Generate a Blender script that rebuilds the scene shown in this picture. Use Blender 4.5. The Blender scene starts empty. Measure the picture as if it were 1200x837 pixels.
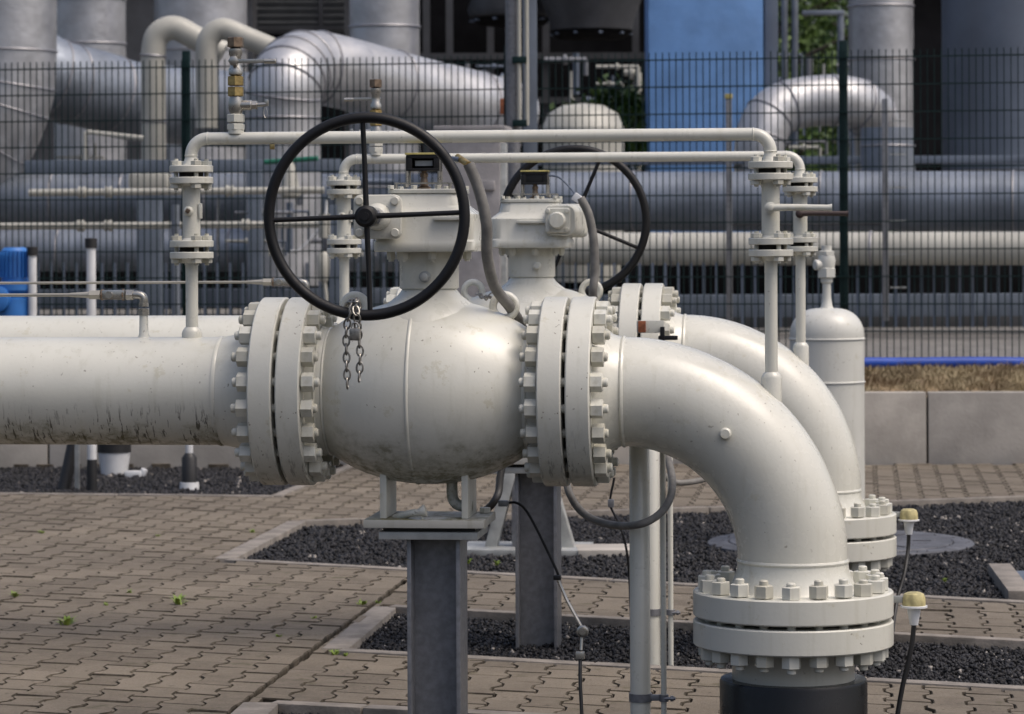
import bpy, bmesh, math, random
import numpy as np
from mathutils import Vector, Matrix
random.seed(7); RNG = np.random.default_rng(7)
R = math.radians
S = bpy.context.scene; C = S.collection

# ------------------------------------------------------------------ camera
F = 3600.0; HZ = 277.0; CAMH = 1.51; YAW = math.atan(400/3600); ROLL = 0.0045
fw = Vector((-math.sin(YAW), math.cos(YAW), 0)); r0 = Vector((math.cos(YAW), math.sin(YAW), 0)); u0 = Vector((0, 0, 1))
rc = r0*math.cos(ROLL) - u0*math.sin(ROLL); uc = u0*math.cos(ROLL) + r0*math.sin(ROLL)
E = Vector((0, 0, CAMH))
cd = bpy.data.cameras.new('camera'); cam = bpy.data.objects.new('camera', cd); C.objects.link(cam)
cam.matrix_world = Matrix(((rc.x, uc.x, -fw.x, E.x), (rc.y, uc.y, -fw.y, E.y), (rc.z, uc.z, -fw.z, E.z), (0, 0, 0, 1)))
cd.sensor_width = 36; cd.lens = F/1200*36; cd.shift_y = -(418.5-HZ)/1200; cd.clip_end = 1000; cd.clip_start = .2
cd.dof.use_dof = True; cd.dof.focus_distance = 9.0; cd.dof.aperture_fstop = 8.2
S.camera = cam
# ------------------------------------------------------------------ world, sun, exposure
SUN_EL, SUN_AZ = R(60), R(108)          # azimuth measured from +Y towards +X
w = bpy.data.worlds.new('World'); S.world = w; w.use_nodes = True
nt = w.node_tree; sky = nt.nodes.new('ShaderNodeTexSky'); sky.sky_type = 'NISHITA'; sky.sun_disc = False
sky.sun_elevation = SUN_EL; sky.sun_rotation = SUN_AZ; sky.dust_density = 7; sky.air_density = .9; sky.ozone_density = 1.2
bgn = nt.nodes['Background']; nt.links.new(sky.outputs[0], bgn.inputs[0]); bgn.inputs[1].default_value = .15
sl = bpy.data.lights.new('sun', 'SUN'); sl.energy = .62; sl.angle = R(38); sl.color = (1, .975, .92)
so = bpy.data.objects.new('sun', sl); C.objects.link(so)
sd = Vector((math.sin(SUN_AZ)*math.cos(SUN_EL), math.cos(SUN_AZ)*math.cos(SUN_EL), math.sin(SUN_EL)))
so.rotation_euler = (-sd).to_track_quat('-Z', 'Y').to_euler(); so.location = (5, -3, 12)
vs = S.view_settings; vs.view_transform = 'Standard'; vs.look = 'None'; vs.gamma = 1; vs.exposure = 0.25; vs.use_curve_mapping = False

# ------------------------------------------------------------------ pixel <-> place helpers (layout measured on the photograph)
def ray(px, py): return fw + rc*((px-600)/F) + uc*((HZ-py)/F)
def W(px, py, d): return E + ray(px, py)*d
def G(px, py, z=0.0):
    r = ray(px, py); return E + r*((z-CAMH)/r.z)
def sc(d): return d/F

# ------------------------------------------------------------------ mesh builder
def basis(ax):
    ax = Vector(ax).normalized()
    t = Vector((0, 0, 1)) if abs(ax.z) < .9 else Vector((1, 0, 0))
    e1 = t.cross(ax).normalized(); e2 = ax.cross(e1); return ax, e1, e2
AX = {'X': (Vector((1,0,0)), Vector((0,1,0)), Vector((0,0,1))), 'Y': (Vector((0,1,0)), Vector((0,0,1)), Vector((1,0,0))), 'Z': (Vector((0,0,1)), Vector((1,0,0)), Vector((0,1,0)))}
def smooth(pts, n=6):
    pts = [Vector(p) for p in pts]; out = []
    for i in range(len(pts)-1):
        p0 = pts[max(i-1, 0)]; p1 = pts[i]; p2 = pts[i+1]; p3 = pts[min(i+2, len(pts)-1)]
        for k in range(n):
            t = k/n
            out.append(.5*((2*p1)+(p2-p0)*t+(2*p0-5*p1+4*p2-p3)*t*t+(3*p1-p0-3*p2+p3)*t**3))
    out.append(pts[-1]); return out
class MB:
    def __init__(s): s.V = []; s.F = []
    def add(s, V, Fc, M=None):
        b = len(s.V); s.V += [(M @ Vector(v)) if M else Vector(v) for v in V]; s.F += [tuple(b+i for i in f) for f in Fc]; return s
    def box(s, c, d, bev=0.0, M=None):
        bm = bmesh.new(); bmesh.ops.create_cube(bm, size=1)
        for v in bm.verts: v.co = Vector((v.co.x*d[0], v.co.y*d[1], v.co.z*d[2]))
        if bev > 0: bmesh.ops.bevel(bm, geom=bm.edges[:], offset=min(bev, min(d)*.45), segments=2, profile=.6, affect='EDGES')
        bm.verts.index_update()
        V = [v.co+Vector(c) if M is None else (M @ v.co)+Vector(c) for v in bm.verts]; Fc = [[v.index for v in f.verts] for f in bm.faces]; bm.free()
        return s.add(V, Fc)
    def lathe(s, prof, axis='Z', o=(0, 0, 0), seg=32, rot=0.0, ext=(0, 2*math.pi)):
        a, e1, e2 = AX[axis] if isinstance(axis, str) else basis(axis)
        o = Vector(o); V = []; Fc = []; n = len(prof)
        for (t, r) in prof:
            for k in range(seg):
                th = rot + 2*math.pi*k/seg
                V.append(o + a*t + (e1*math.cos(th)+e2*math.sin(th))*r)
        for i in range(n-1):
            for k in range(seg):
                k2 = (k+1) % seg; Fc.append((i*seg+k, i*seg+k2, (i+1)*seg+k2, (i+1)*seg+k))
        if prof[0][1] > 1e-6: Fc.append(tuple(range(seg))[::-1])
        if prof[-1][1] > 1e-6: Fc.append(tuple((n-1)*seg+k for k in range(seg)))
        return s.add(V, Fc)
    def cyl(s, p, q, r, seg=16, bev=0.0, r2=None):
        p = Vector(p); q = Vector(q); L = (q-p).length; r2 = r if r2 is None else r2
        pr = [(0, r-bev), (bev, r), (L-bev, r2), (L, r2-bev)] if bev else [(0, r), (L, r2)]
        return s.lathe(pr, q-p, p, seg)
    def hex(s, p, q, af, bev=.12, rot=0):
        p = Vector(p); q = Vector(q); L = (q-p).length; r = af/math.sqrt(3)*1.0; b = r*bev
        return s.lathe([(0, r-b), (b*.6, r), (L-b*.6, r), (L, r-b)], q-p, p, 6, rot)
    def tube(s, pts, r, seg=12, n=0, closed=False):
        if n: pts = smooth(pts, n)
        pts = [Vector(p) for p in pts]; N = len(pts); V = []; Fc = []; rr = r if isinstance(r, (list, tuple)) else [r]*N
        t0 = (pts[1]-pts[0]).normalized(); _, e1, e2 = basis(t0); prev = t0
        for i, p in enumerate(pts):
            if i == 0: t = t0
            elif i == N-1: t = (pts[i]-pts[i-1]).normalized()
            else: t = ((pts[i+1]-pts[i]).normalized()+(pts[i]-pts[i-1]).normalized()).normalized()
            q = prev.rotation_difference(t); e1 = q @ e1; e2 = q @ e2; prev = t
            for k in range(seg):
                th = 2*math.pi*k/seg; V.append(p+(e1*math.cos(th)+e2*math.sin(th))*rr[i])
        for i in range(N-1):
            for k in range(seg):
                k2 = (k+1) % seg; Fc.append((i*seg+k, i*seg+k2, (i+1)*seg+k2, (i+1)*seg+k))
        Fc.append(tuple(range(seg))[::-1]); Fc.append(tuple((N-1)*seg+k for k in range(seg)))
        return s.add(V, Fc)
    def torus(s, c, RR, r, axis='Y', seg=48, sg=12, sx=1.0, M=None):
        a, e1, e2 = AX[axis] if isinstance(axis, str) else basis(axis)
        c = Vector(c); V = []; Fc = []
        for i in range(seg):
            th = 2*math.pi*i/seg; d = e1*math.cos(th)+e2*math.sin(th)
            cc = c + e1*math.cos(th)*RR*sx + e2*math.sin(th)*RR
            for k in range(sg):
                ph = 2*math.pi*k/sg; V.append(cc+d*math.cos(ph)*r+a*math.sin(ph)*r)
        for i in range(seg):
            for k in range(sg):
                i2 = (i+1) % seg; k2 = (k+1) % sg
                Fc.append((i*sg+k, i2*sg+k, i2*sg+k2, i*sg+k2))
        return s.add(V, Fc)
    def loft(s, secs, n=5):
        """stack of rounded rectangles (z, cx, cy, hx, hy, r)"""
        V = []; Fc = []; m = 4*(n+1)
        for (z, cx, cy, hx, hy, r) in secs:
            for q, (sx, sy) in enumerate(((1, 1), (-1, 1), (-1, -1), (1, -1))):
                for k in range(n+1):
                    th = math.pi/2*(q + k/n)
                    V.append((cx+sx*(hx-r)+r*math.cos(th), cy+sy*(hy-r)+r*math.sin(th), z))
        for i in range(len(secs)-1):
            for k in range(m):
                k2 = (k+1) % m; Fc.append((i*m+k, i*m+k2, (i+1)*m+k2, (i+1)*m+k))
        Fc.append(tuple(range(m))[::-1]); Fc.append(tuple((len(secs)-1)*m+k for k in range(m)))
        return s.add(V, Fc)
    def build(s, name, mat, parent=None, w=None, sharp=38, smooth_=True):
        me = bpy.data.meshes.new(name); off = Vector(w) if w is not None else Vector((0, 0, 0))
        me.from_pydata([tuple(v-off) for v in s.V], [], s.F)
        if smooth_:
            me.polygons.foreach_set('use_smooth', [True]*len(me.polygons)); me.set_sharp_from_angle(angle=R(sharp))
        me.materials.append(mat); me.update()
        bm = bmesh.new(); bm.from_mesh(me); bmesh.ops.recalc_face_normals(bm, faces=bm.faces); bm.to_mesh(me); bm.free()
        o = bpy.data.objects.new(name, me); C.objects.link(o)
        if parent: o.parent = parent
        elif w is not None: o.location = off
        return o
def tag(o, label=None, cat=None, group=None, kind=None):
    if label: o['label'] = label
    if cat: o['category'] = cat
    if group: o['group'] = group
    if kind: o['kind'] = kind
    return o
def thing(name, label, cat, loc, group=None, rz=0):
    o = bpy.data.objects.new(name, None); C.objects.link(o); o.location = loc; o.rotation_euler = (0, 0, rz)
    return tag(o, label, cat, group)
def kids(o): return [c for c in bpy.data.objects if c.parent == o]
def dup(o, loc=None, rz=None, label=None, parent=None, group=None):
    c = o.copy(); C.objects.link(c)
    if parent: c.parent = parent
    for ch in KID.get(o.name, kids(o)): dup(ch, parent=c)
    if loc is not None: c.location = loc
    if rz is not None: c.rotation_euler = (0, 0, rz)
    if label: c['label'] = label
    if group: c['group'] = group
    return c
KID = {}
def put(src, parent, loc=(0, 0, 0), rot=(0, 0, 0)):     # another part sharing the mesh
    c = src.copy(); C.objects.link(c); c.parent = parent; c.location = loc; c.rotation_euler = rot; return c

# ------------------------------------------------------------------ materials
def nodes(name):
    m = bpy.data.materials.new(name); m.use_nodes = True; t = m.node_tree; return m, t, t.nodes['Principled BSDF']
def noise(t, vec, scale, det=4, rough=.55, dist=0):
    n = t.nodes.new('ShaderNodeTexNoise'); n.inputs['Scale'].default_value = scale; n.inputs['Detail'].default_value = det
    n.inputs['Roughness'].default_value = rough; n.inputs['Distortion'].default_value = dist
    t.links.new(vec, n.inputs['Vector']); return n.outputs['Fac']
def ramp(t, f, a, b, lo=0., hi=1.):
    n = t.nodes.new('ShaderNodeMapRange'); n.interpolation_type = 'SMOOTHSTEP'
    n.inputs[1].default_value = a; n.inputs[2].default_value = b; n.inputs[3].default_value = lo; n.inputs[4].default_value = hi
    t.links.new(f, n.inputs[0]); return n.outputs[0]
def mul(t, a, b, op='MULTIPLY'):
    n = t.nodes.new('ShaderNodeMath'); n.operation = op; n.use_clamp = False
    for i, x in enumerate((a, b)):
        if isinstance(x, (int, float)): n.inputs[i].default_value = x
        else: t.links.new(x, n.inputs[i])
    return n.outputs[0]
def mix(t, f, a, b):
    n = t.nodes.new('ShaderNodeMix'); n.data_type = 'RGBA'
    if isinstance(f, (int, float)): n.inputs[0].default_value = f
    else: t.links.new(f, n.inputs[0])
    for k, x in ((6, a), (7, b)):
        if isinstance(x, tuple): n.inputs[k].default_value = (*x, 1)
        else: t.links.new(x, n.inputs[k])
    return n.outputs[2]
def coords(t, scale=(1, 1, 1), out='Object', loc=(0, 0, 0)):
    c = t.nodes.new('ShaderNodeTexCoord'); m = t.nodes.new('ShaderNodeMapping'); m.inputs['Scale'].default_value = scale; m.inputs['Location'].default_value = loc
    t.links.new(c.outputs[out], m.inputs[0]); return m.outputs[0]
def zof(t, out='Object', k='Z'):
    c = t.nodes.new('ShaderNodeTexCoord'); s = t.nodes.new('ShaderNodeSeparateXYZ'); t.links.new(c.outputs[out], s.inputs[0]); return s.outputs[k]
def bump(t, p, h, dist, strength=1.0):
    b = t.nodes.new('ShaderNodeBump'); b.inputs['Distance'].default_value = dist; b.inputs['Strength'].default_value = strength
    t.links.new(h, b.inputs['Height']); t.links.new(b.outputs[0], p.inputs['Normal'])
def simple(name, col, rough=.5, metal=0., var=.12, scale=6, bd=0.0, bs=60, spec=.5):
    m, t, p = nodes(name); v = coords(t)
    n = noise(t, v, scale, 5); f = ramp(t, n, .3, .7)
    a = tuple(c*(1-var) for c in col); b = tuple(min(1, c*(1+var)) for c in col)
    t.links.new(mix(t, f, a, b), p.inputs['Base Color']); p.inputs['Metallic'].default_value = metal
    n2 = noise(t, v, scale*5, 4); t.links.new(ramp(t, n2, .3, .7, rough*.85, min(1, rough*1.15)), p.inputs['Roughness'])
    p.inputs['Specular IOR Level'].default_value = spec
    if bd: bump(t, p, noise(t, v, bs, 4), bd)
    return m
def paint(name, col=(.57, .565, .505), rough=.30, drips=None, algae=None, specks=.5, grime=.25):
    """aged pipe paint; drips / algae = (z_top, z_full) in the thing's own height above its axis"""
    m, t, p = nodes(name); v = coords(t)
    f = ramp(t, noise(t, v, 2.6, 5), .3, .7)
    c = mix(t, f, tuple(x*.93 for x in col), tuple(min(1, x*1.05) for x in col))
    # vertical rain streaks, faint
    vs_ = coords(t, (34, 34, 2.2)); st = ramp(t, noise(t, vs_, 1, 4, .6), .52, .75, 0, grime)
    c = mix(t, st, c, (col[0]*.62, col[1]*.60, col[2]*.50))
    # small chips and dust specks
    sp = ramp(t, noise(t, v, 70, 2, .5), .69, .72, 0, min(1, specks*1.3))
    sp = mul(t, sp, ramp(t, noise(t, v, 6, 2), .45, .6))
    c = mix(t, sp, c, (.16, .14, .11))
    sc_ = mul(t, ramp(t, noise(t, v, 11, 6, .75), .60, .66), .5); c = mix(t, sc_, c, (col[0]*.78, col[1]*.74, col[2]*.62))
    if drips:
        z = zof(t); band = ramp(t, z, drips[0], drips[1])
        vd = coords(t, (105, 9, 19)); d1 = ramp(t, noise(t, vd, 1, 4, .65, .3), .565, .61)
        d2 = ramp(t, noise(t, v, 4, 3), .34, .48)
        c = mix(t, mul(t, mul(t, mul(t, d1, band), d2), .9), c, (.035, .032, .03))
    if algae:
        z = zof(t); zz = mul(t, z, mul(t, ramp(t, noise(t, v, 7, 6, .7), .2, .8, -.5, .5), .16), 'ADD')
        b = ramp(t, zz, algae[0], algae[1]); al = mul(t, b, ramp(t, noise(t, v, 30, 6, .7), .36, .62, .15, 1))
        c = mix(t, mul(t, al, .8), c, (.125, .115, .05))
        rg = mix(t, al, (rough, rough, rough), (.8, .8, .8)); t.links.new(rg, p.inputs['Roughness'])
    else:
        t.links.new(ramp(t, noise(t, v, 14, 4), .3, .7, rough*.8, rough*1.35), p.inputs['Roughness'])
    t.links.new(c, p.inputs['Base Color'])
    bump(t, p, noise(t, v, 90, 3), .0006, .6)
    p.inputs['Coat Weight'].default_value = .25; p.inputs['Coat Roughness'].default_value = .18
    return m
M = {}
M['paint'] = paint('cream_paint')
M['pipe'] = paint('cream_paint_dripped', drips=(-.01, -.10), algae=(-.09, -.17))
M['body'] = paint('cream_paint_body', algae=(-.11, -.25), rough=.30, specks=.9)
M['elbow'] = paint('cream_paint_elbow', rough=.24)
M['flange'] = paint('cream_paint_flange', rough=.40, drips=(.0, -.45), algae=(-.16, -.42), specks=.9)
M['flange2'] = paint('cream_paint_flange_clean', rough=.40, specks=.9)
def mossy():
    m = paint('cream_paint_mossy', (.42, .41, .37), .5, specks=.9, grime=.5); t = m.node_tree; p = t.nodes['Principled BSDF']; l = p.inputs['Base Color'].links[0].from_socket
    n = ramp(t, noise(t, coords(t), 9, 6, .7), .44, .56, 0, .9); g = t.nodes.new('ShaderNodeNewGeometry'); sx = t.nodes.new('ShaderNodeSeparateXYZ'); t.links.new(g.outputs['Normal'], sx.inputs[0])
    t.links.new(mix(t, mul(t, n, ramp(t, sx.outputs['Z'], .3, .8)), l, (.13, .12, .045)), p.inputs['Base Color']); return m
M['mossy'] = mossy()
M['nut'] = paint('cream_paint_nut', rough=.4, grime=.5, specks=.2)
def vary(m):
    t = m.node_tree; p = t.nodes['Principled BSDF']; l = p.inputs['Base Color'].links[0].from_socket; o_ = t.nodes.new('ShaderNodeObjectInfo')
    t.links.new(mix(t, ramp(t, o_.outputs['Random'], .2, 1, 0, .55), l, (.34, .32, .25)), p.inputs['Base Color'])
vary(M['nut'])
M['vessel'] = paint('vessel_paint', (.54, .54, .50), .4)
M['black'] = simple('black_paint', (.006, .006, .007), .5, spec=.35, var=.3, bd=.0003, bs=120)
M['blackpipe'] = simple('black_coating', (.006, .006, .007), .30, spec=.35, var=.3)
M['rubber'] = simple('black_rubber', (.015, .015, .016), .5)
M['gap'] = simple('gasket', (.02, .018, .015), .9)
M['galv'] = simple('galvanised_steel', (.19, .195, .21), .42, .35, var=.16, scale=40, bd=.0005, bs=30)
M['galvl'] = simple('galvanised_plate', (.36, .37, .36), .5, .3, var=.2, scale=14)
M['hose'] = simple('grey_conduit', (.15, .145, .135), .6, var=.25, scale=20, bd=.001, bs=50)
M['brass'] = simple('brass', (.42, .31, .13), .35, .8, var=.3, scale=60)
M['lever_brown'] = simple('brown_lever', (.05, .032, .028), .5)
M['bronze'] = simple('bronze', (.21, .155, .11), .4, .7, var=.3, scale=60)
M['steel'] = simple('stainless_steel', (.40, .385, .35), .3, .8, var=.15, scale=12)
M['tubing'] = simple('instrument_tubing', (.38, .36, .31), .4, .4)
M['yellow'] = simple('faded_yellow', (.42, .36, .13), .55, var=.3, scale=40)
M['cap'] = simple('yellowed_cap', (.40, .35, .17), .45, var=.35, scale=35)
M['white'] = simple('white_plastic', (.62, .63, .64), .4)
M['rust'] = simple('rust', (.22, .07, .03), .8, var=.4, scale=60)
M['blue'] = simple('blue_enamel', (.035, .16, .46), .35)
M['tower'] = simple('tower_blue', (.12, .25, .50), .5, var=.16, scale=1.6, bd=.01, bs=3)
M['bluepipe'] = simple('blue_plastic_pipe', (.010, .055, .33), .4, var=.2)
M['green'] = simple('fence_green', (.004, .018, .018), .5, spec=.25)
M['lever_green'] = simple('green_lever', (.008, .12, .075), .45)
M['silver'] = simple('aluminium_cladding', (.42, .425, .44), .42, .6, var=.16, scale=2.5, bd=.02, bs=2.2)
M['silverd'] = simple('dull_cladding', (.19, .215, .255), .5, .5, var=.22, scale=2, bd=.02, bs=1.8)
M['slate'] = simple('slate_cladding', (.12, .145, .19), .5, .4, var=.15, scale=1)
M['bgcream'] = simple('cream_process_pipe', (.38, .375, .335), .45, var=.12, scale=2)
M['seam'] = simple('seam_band', (.27, .27, .29), .45, .5)
M['dark'] = simple('dark_machinery_shade', (.005, .005, .006), .8, var=.5, scale=1, spec=.1)
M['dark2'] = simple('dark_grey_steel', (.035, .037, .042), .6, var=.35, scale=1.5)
M['louvre'] = simple('louvre_blades', (.075, .08, .085), .5)
M['beam'] = simple('blue_grey_beam', (.11, .135, .175), .55, .1)
M['concrete'] = simple('wall_concrete', (.37, .345, .31), .85, var=.16, scale=3.5, bd=.002, bs=50)
M['pillar'] = simple('pillar_concrete', (.27, .26, .265), .8, var=.14, scale=9, bd=.002, bs=60)
M['kerb'] = simple('kerb_concrete', (.20, .18, .158), .9, var=.26, scale=8, bd=.003, bs=90)
M['basalt'] = simple('basalt_chips', (.030, .031, .037), .55, var=.5, scale=9)
M['yard'] = simple('yard_gravel', (.15, .143, .132), .9, var=.3, scale=8, bd=.02, bs=25)
M['joint'] = simple('joint_soil', (.028, .023, .016), .95, var=.4, scale=6, bd=.004, bs=60)
M['soil'] = simple('bank_soil', (.20, .14, .075), .95, var=.4, scale=7, bd=.02, bs=18)
M['dirt'] = simple('bed_soil', (.02, .02, .022), .95, var=.4, scale=9)
M['cover'] = simple('cover_iron', (.085, .088, .10), .6, .1, var=.3, scale=9)
M['chainm'] = simple('chain_steel', (.26, .25, .23), .38, .8, var=.4, scale=60)
M['glass'] = simple('indicator_window', (.5, .52, .52), .2)
def leafmat(name, a, b):
    m, t, p = nodes(name); n = noise(t, coords(t), 3, 3); g = t.nodes.new('ShaderNodeObjectInfo')
    t.links.new(mix(t, ramp(t, n, .35, .65), a, b), p.inputs['Base Color']); p.inputs['Roughness'].default_value = .6; return m
M['leaf'] = leafmat('leaves', (.025, .06, .012), (.10, .17, .03)); M['weed'] = leafmat('weed_leaves', (.14, .22, .03), (.26, .32, .05))
M['dry'] = leafmat('dry_grass', (.13, .085, .04), (.32, .26, .15)); M['bark'] = simple('bark', (.06, .05, .04), .9)
def pavermat():
    m, t, p = nodes('paver_concrete'); a = t.nodes.new('ShaderNodeAttribute'); a.attribute_name = 'tint'; v = coords(t)
    base = mix(t, a.outputs['Fac'], (.138, .116, .089), (.222, .190, .148))
    big = ramp(t, noise(t, v, .8, 5, .6), .40, .62); c = mix(t, mul(t, big, .45), base, (.088, .075, .062))
    mid = ramp(t, noise(t, v, 14, 5, .7), .35, .7); c = mix(t, mul(t, mid, .38), c, (.24, .21, .17))
    fine = ramp(t, noise(t, v, 120, 3, .7), .42, .66); c = mix(t, mul(t, fine, .42), c, (.085, .072, .058))
    moss = mul(t, ramp(t, noise(t, v, 5, 6, .7), .58, .70), .75); c = mix(t, moss, c, (.075, .068, .038))
    st = ramp(t, noise(t, v, 26, 3), .66, .72, 0, .7); c = mix(t, st, c, (.045, .038, .032))
    edge = mul(t, a.outputs['Fac'], 0., 'LESS_THAN'); ev = ramp(t, noise(t, v, 9, 4, .6), .35, .62, .35, .95); c = mix(t, mul(t, edge, ev), c, (.034, .028, .020))
    t.links.new(c, p.inputs['Base Color']); p.inputs['Roughness'].default_value = .9; p.inputs['Specular IOR Level'].default_value = .25
    bump(t, p, mul(t, noise(t, v, 150, 4, .7), noise(t, v, 30, 3), 'ADD'), .004); return m
M['paver'] = pavermat()

# ================================================================== GROUND
def struct(o): o['kind'] = 'structure'; return o
def convex_clip(poly, pt, n):          # keep side where (p-pt).n >= 0
    out = []
    for i in range(len(poly)):
        a, b = poly[i], poly[(i+1) % len(poly)]; da = (a-pt).dot(n); db = (b-pt).dot(n)
        if da >= 0: out.append(a)
        if (da >= 0) != (db >= 0): out.append(a + (b-a)*(da/(da-db)))
    return out
def g2(px, py): p = G(px, py); return Vector((p.x, p.y))
GZ = -.032                             # level of the gravel beds
beds = {
 'back': [g2(-420, 574), g2(322, 582), g2(414, 544.5), g2(-420, 544.5)],
 'upper': [g2(268, 656), g2(1560, 726), g2(1560, 570), g2(352, 612)],
 'middle': [g2(399, 762), g2(1560, 827), g2(1560, 771), g2(457, 711.5)],
 'front': [g2(120, 1010), g2(1560, 1020), g2(1560, 885), g2(317, 825)]}
def edges_of(poly):
    c = sum(poly, Vector((0, 0)))/len(poly); out = []
    for i in range(len(poly)):
        a, b = poly[i], poly[(i+1) % len(poly)]; n = Vector((b.y-a.y, a.x-b.x)).normalized()
        if (c-a).dot(n) > 0: n = -n
        out.append((a, b, n))
    return out
bed_edges = {k: edges_of(p) for k, p in beds.items()}
# base sheets
wl = G(-420, 543.8); wr = G(1600, 543.2)
m = MB(); m.add([(-400, -60, -.05), (400, -60, -.05), (400, 900, -.05), (-400, 900, -.05)], [(0, 1, 2, 3)])
struct(m.build('ground', M['joint'], smooth_=False))
ud = (g2(820, 785)-g2(400, 765)).normalized(); vd = (g2(475, 680)-g2(268, 837)).normalized(); O = g2(475, 680)
PW, PL, AM, GAP = .134, .215, .0115, .0052
cutn = Vector((vd.y, -vd.x))
def zig(v):                            # wavy transverse joint, period PL
    t = (v/PL) % 1.0
    k = .07
    def tri(a, b): return max(0., min(1., (t-a)/(b-a)))
    return AM*(1 - 2*(tri(.25-k, .25+k) - tri(.75-k, .75+k)))
wallp, walln = Vector((wl.x, wl.y)), None
wd = (Vector((wr.x, wr.y))-wallp).normalized(); walln = Vector((wd.y, -wd.x))
V = []; Fc = []; tint = []
lat = [(i/16.) for i in range(17)]
for iu in range(-46, 62):
    off = .5*PL if iu % 2 else 0.
    for iv in range(-28, 62):
        v0 = iv*PL + off; u0_ = iu*PW
        c = O + ud*(u0_+PW/2) + vd*(v0+PL/2)
        pcx = Vector((c.x, c.y, 0))-E; dep = pcx.dot(fw)
        if dep < 7.4 or abs(pcx.dot(r0)) > dep*.167+1.5: continue
        ks = [0, .1, .17, .25, .33, .4, .5, .6, .67, .75, .83, .9, 1]; g = GAP/2; poly = []; sg = 1 if iu % 2 else -1
        for s in ks:
            vv = v0+s*PL; vv = min(max(vv, v0+g), v0+PL-g); poly.append(O+ud*(u0_+sg*zig(v0+s*PL)+g)+vd*vv)
        for s in ks[::-1]:
            vv = v0+s*PL; vv = min(max(vv, v0+g), v0+PL-g); poly.append(O+ud*(u0_+PW-sg*zig(v0+s*PL)-g)+vd*vv)
        # zig phase: left and right joints of a column are the same curve shifted; offset columns interlock
        poly = [p for p in poly]
        if (c-wallp).dot(walln) < .02: continue
        skip = False
        for k, es in bed_edges.items():
            ds = [(c-a).dot(n) for a, b, n in es]; md = max(ds)
            if md < .30:
                a, b, n = es[ds.index(md)]
                poly = convex_clip(poly, a+n*.045, n)
                if len(poly) < 3: skip = True; break
        if skip: continue
        du = (c-O).dot(cutn)
        if (c-O).dot(vd) < .02 and abs(du) < .2:
            poly = convex_clip(poly, O+cutn*math.copysign(.011, du), cutn*math.copysign(1, du))
            if len(poly) < 3: continue
        cc = sum(poly, Vector((0, 0)))/len(poly); n_ = len(poly); b0 = len(V)
        dz = random.gauss(0, .0016); tx, ty = random.gauss(0, .006), random.gauss(0, .006)
        def hz(p): return dz + (p.x-cc.x)*tx + (p.y-cc.y)*ty
        for p in poly: V.append((p.x, p.y, -.05))
        for p in poly: V.append((p.x, p.y, hz(p)-.005))
        for p in poly:
            q = cc+(p-cc)*(1-.0045/max(.02, (p-cc).length)); V.append((q.x, q.y, hz(p)))
        tn = min(1, max(0, random.gauss(.5, .27)))
        for i in range(n_):
            j = (i+1) % n_
            Fc.append((b0+i, b0+j, b0+n_+j, b0+n_+i)); Fc.append((b0+n_+i, b0+n_+j, b0+2*n_+j, b0+2*n_+i))
        Fc.append(tuple(b0+2*n_+i for i in range(n_))); tint += [-1 if q_ % 2 else -1 for q_ in range(2*n_)]+[tn]
me = bpy.data.meshes.new('paving'); me.from_pydata(V, [], Fc); at = me.attributes.new('tint', 'FLOAT', 'FACE'); at.data.foreach_set('value', tint)
me.materials.append(M['paver']); bm = bmesh.new(); bm.from_mesh(me); bmesh.ops.recalc_face_normals(bm, faces=bm.faces); bm.to_mesh(me); bm.free()
o = bpy.data.objects.new('paving', me); C.objects.link(o); struct(o)
# kerb strips round the beds
def kerb_line(a, b, n, wdt, L=1.0, top=.006, inner=0.0):
    mm = MB(); d = (b-a); T = d.length; d.normalize(); t = -inner
    while t < T+inner-.02:
        l = min(L, T+inner-t)-.006; c = a + d*(t+l/2) + n*(wdt/2-.03)
        ang = math.atan2(d.y, d.x)
        mm.box((c.x, c.y, top-.09+random.gauss(0, .0012)), (l, wdt, .18), .006, Matrix.Rotation(ang+random.gauss(0, .001), 3, 'Z'))
        t += L
    return mm
for k, wds in (('back', (.06, .07, 0, 0)), ('upper', (.07, 0, .06, .10)), ('middle', (.07, 0, .06, .10)), ('front', (0, 0, .07, .12))):
    mm = MB()
    for (a, b, n), wd_ in zip(bed_edges[k], wds):
        if wd_: q = kerb_line(a, b, n, wd_); mm.add(q.V, q.F)
    struct(mm.build('kerb', M['kerb'])); mm = MB()
    mm.add([(p.x, p.y, GZ-.012) for p in beds[k]], [(0, 1, 2, 3)]); struct(mm.build('bed_soil', M['dirt'], smooth_=False))
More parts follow.
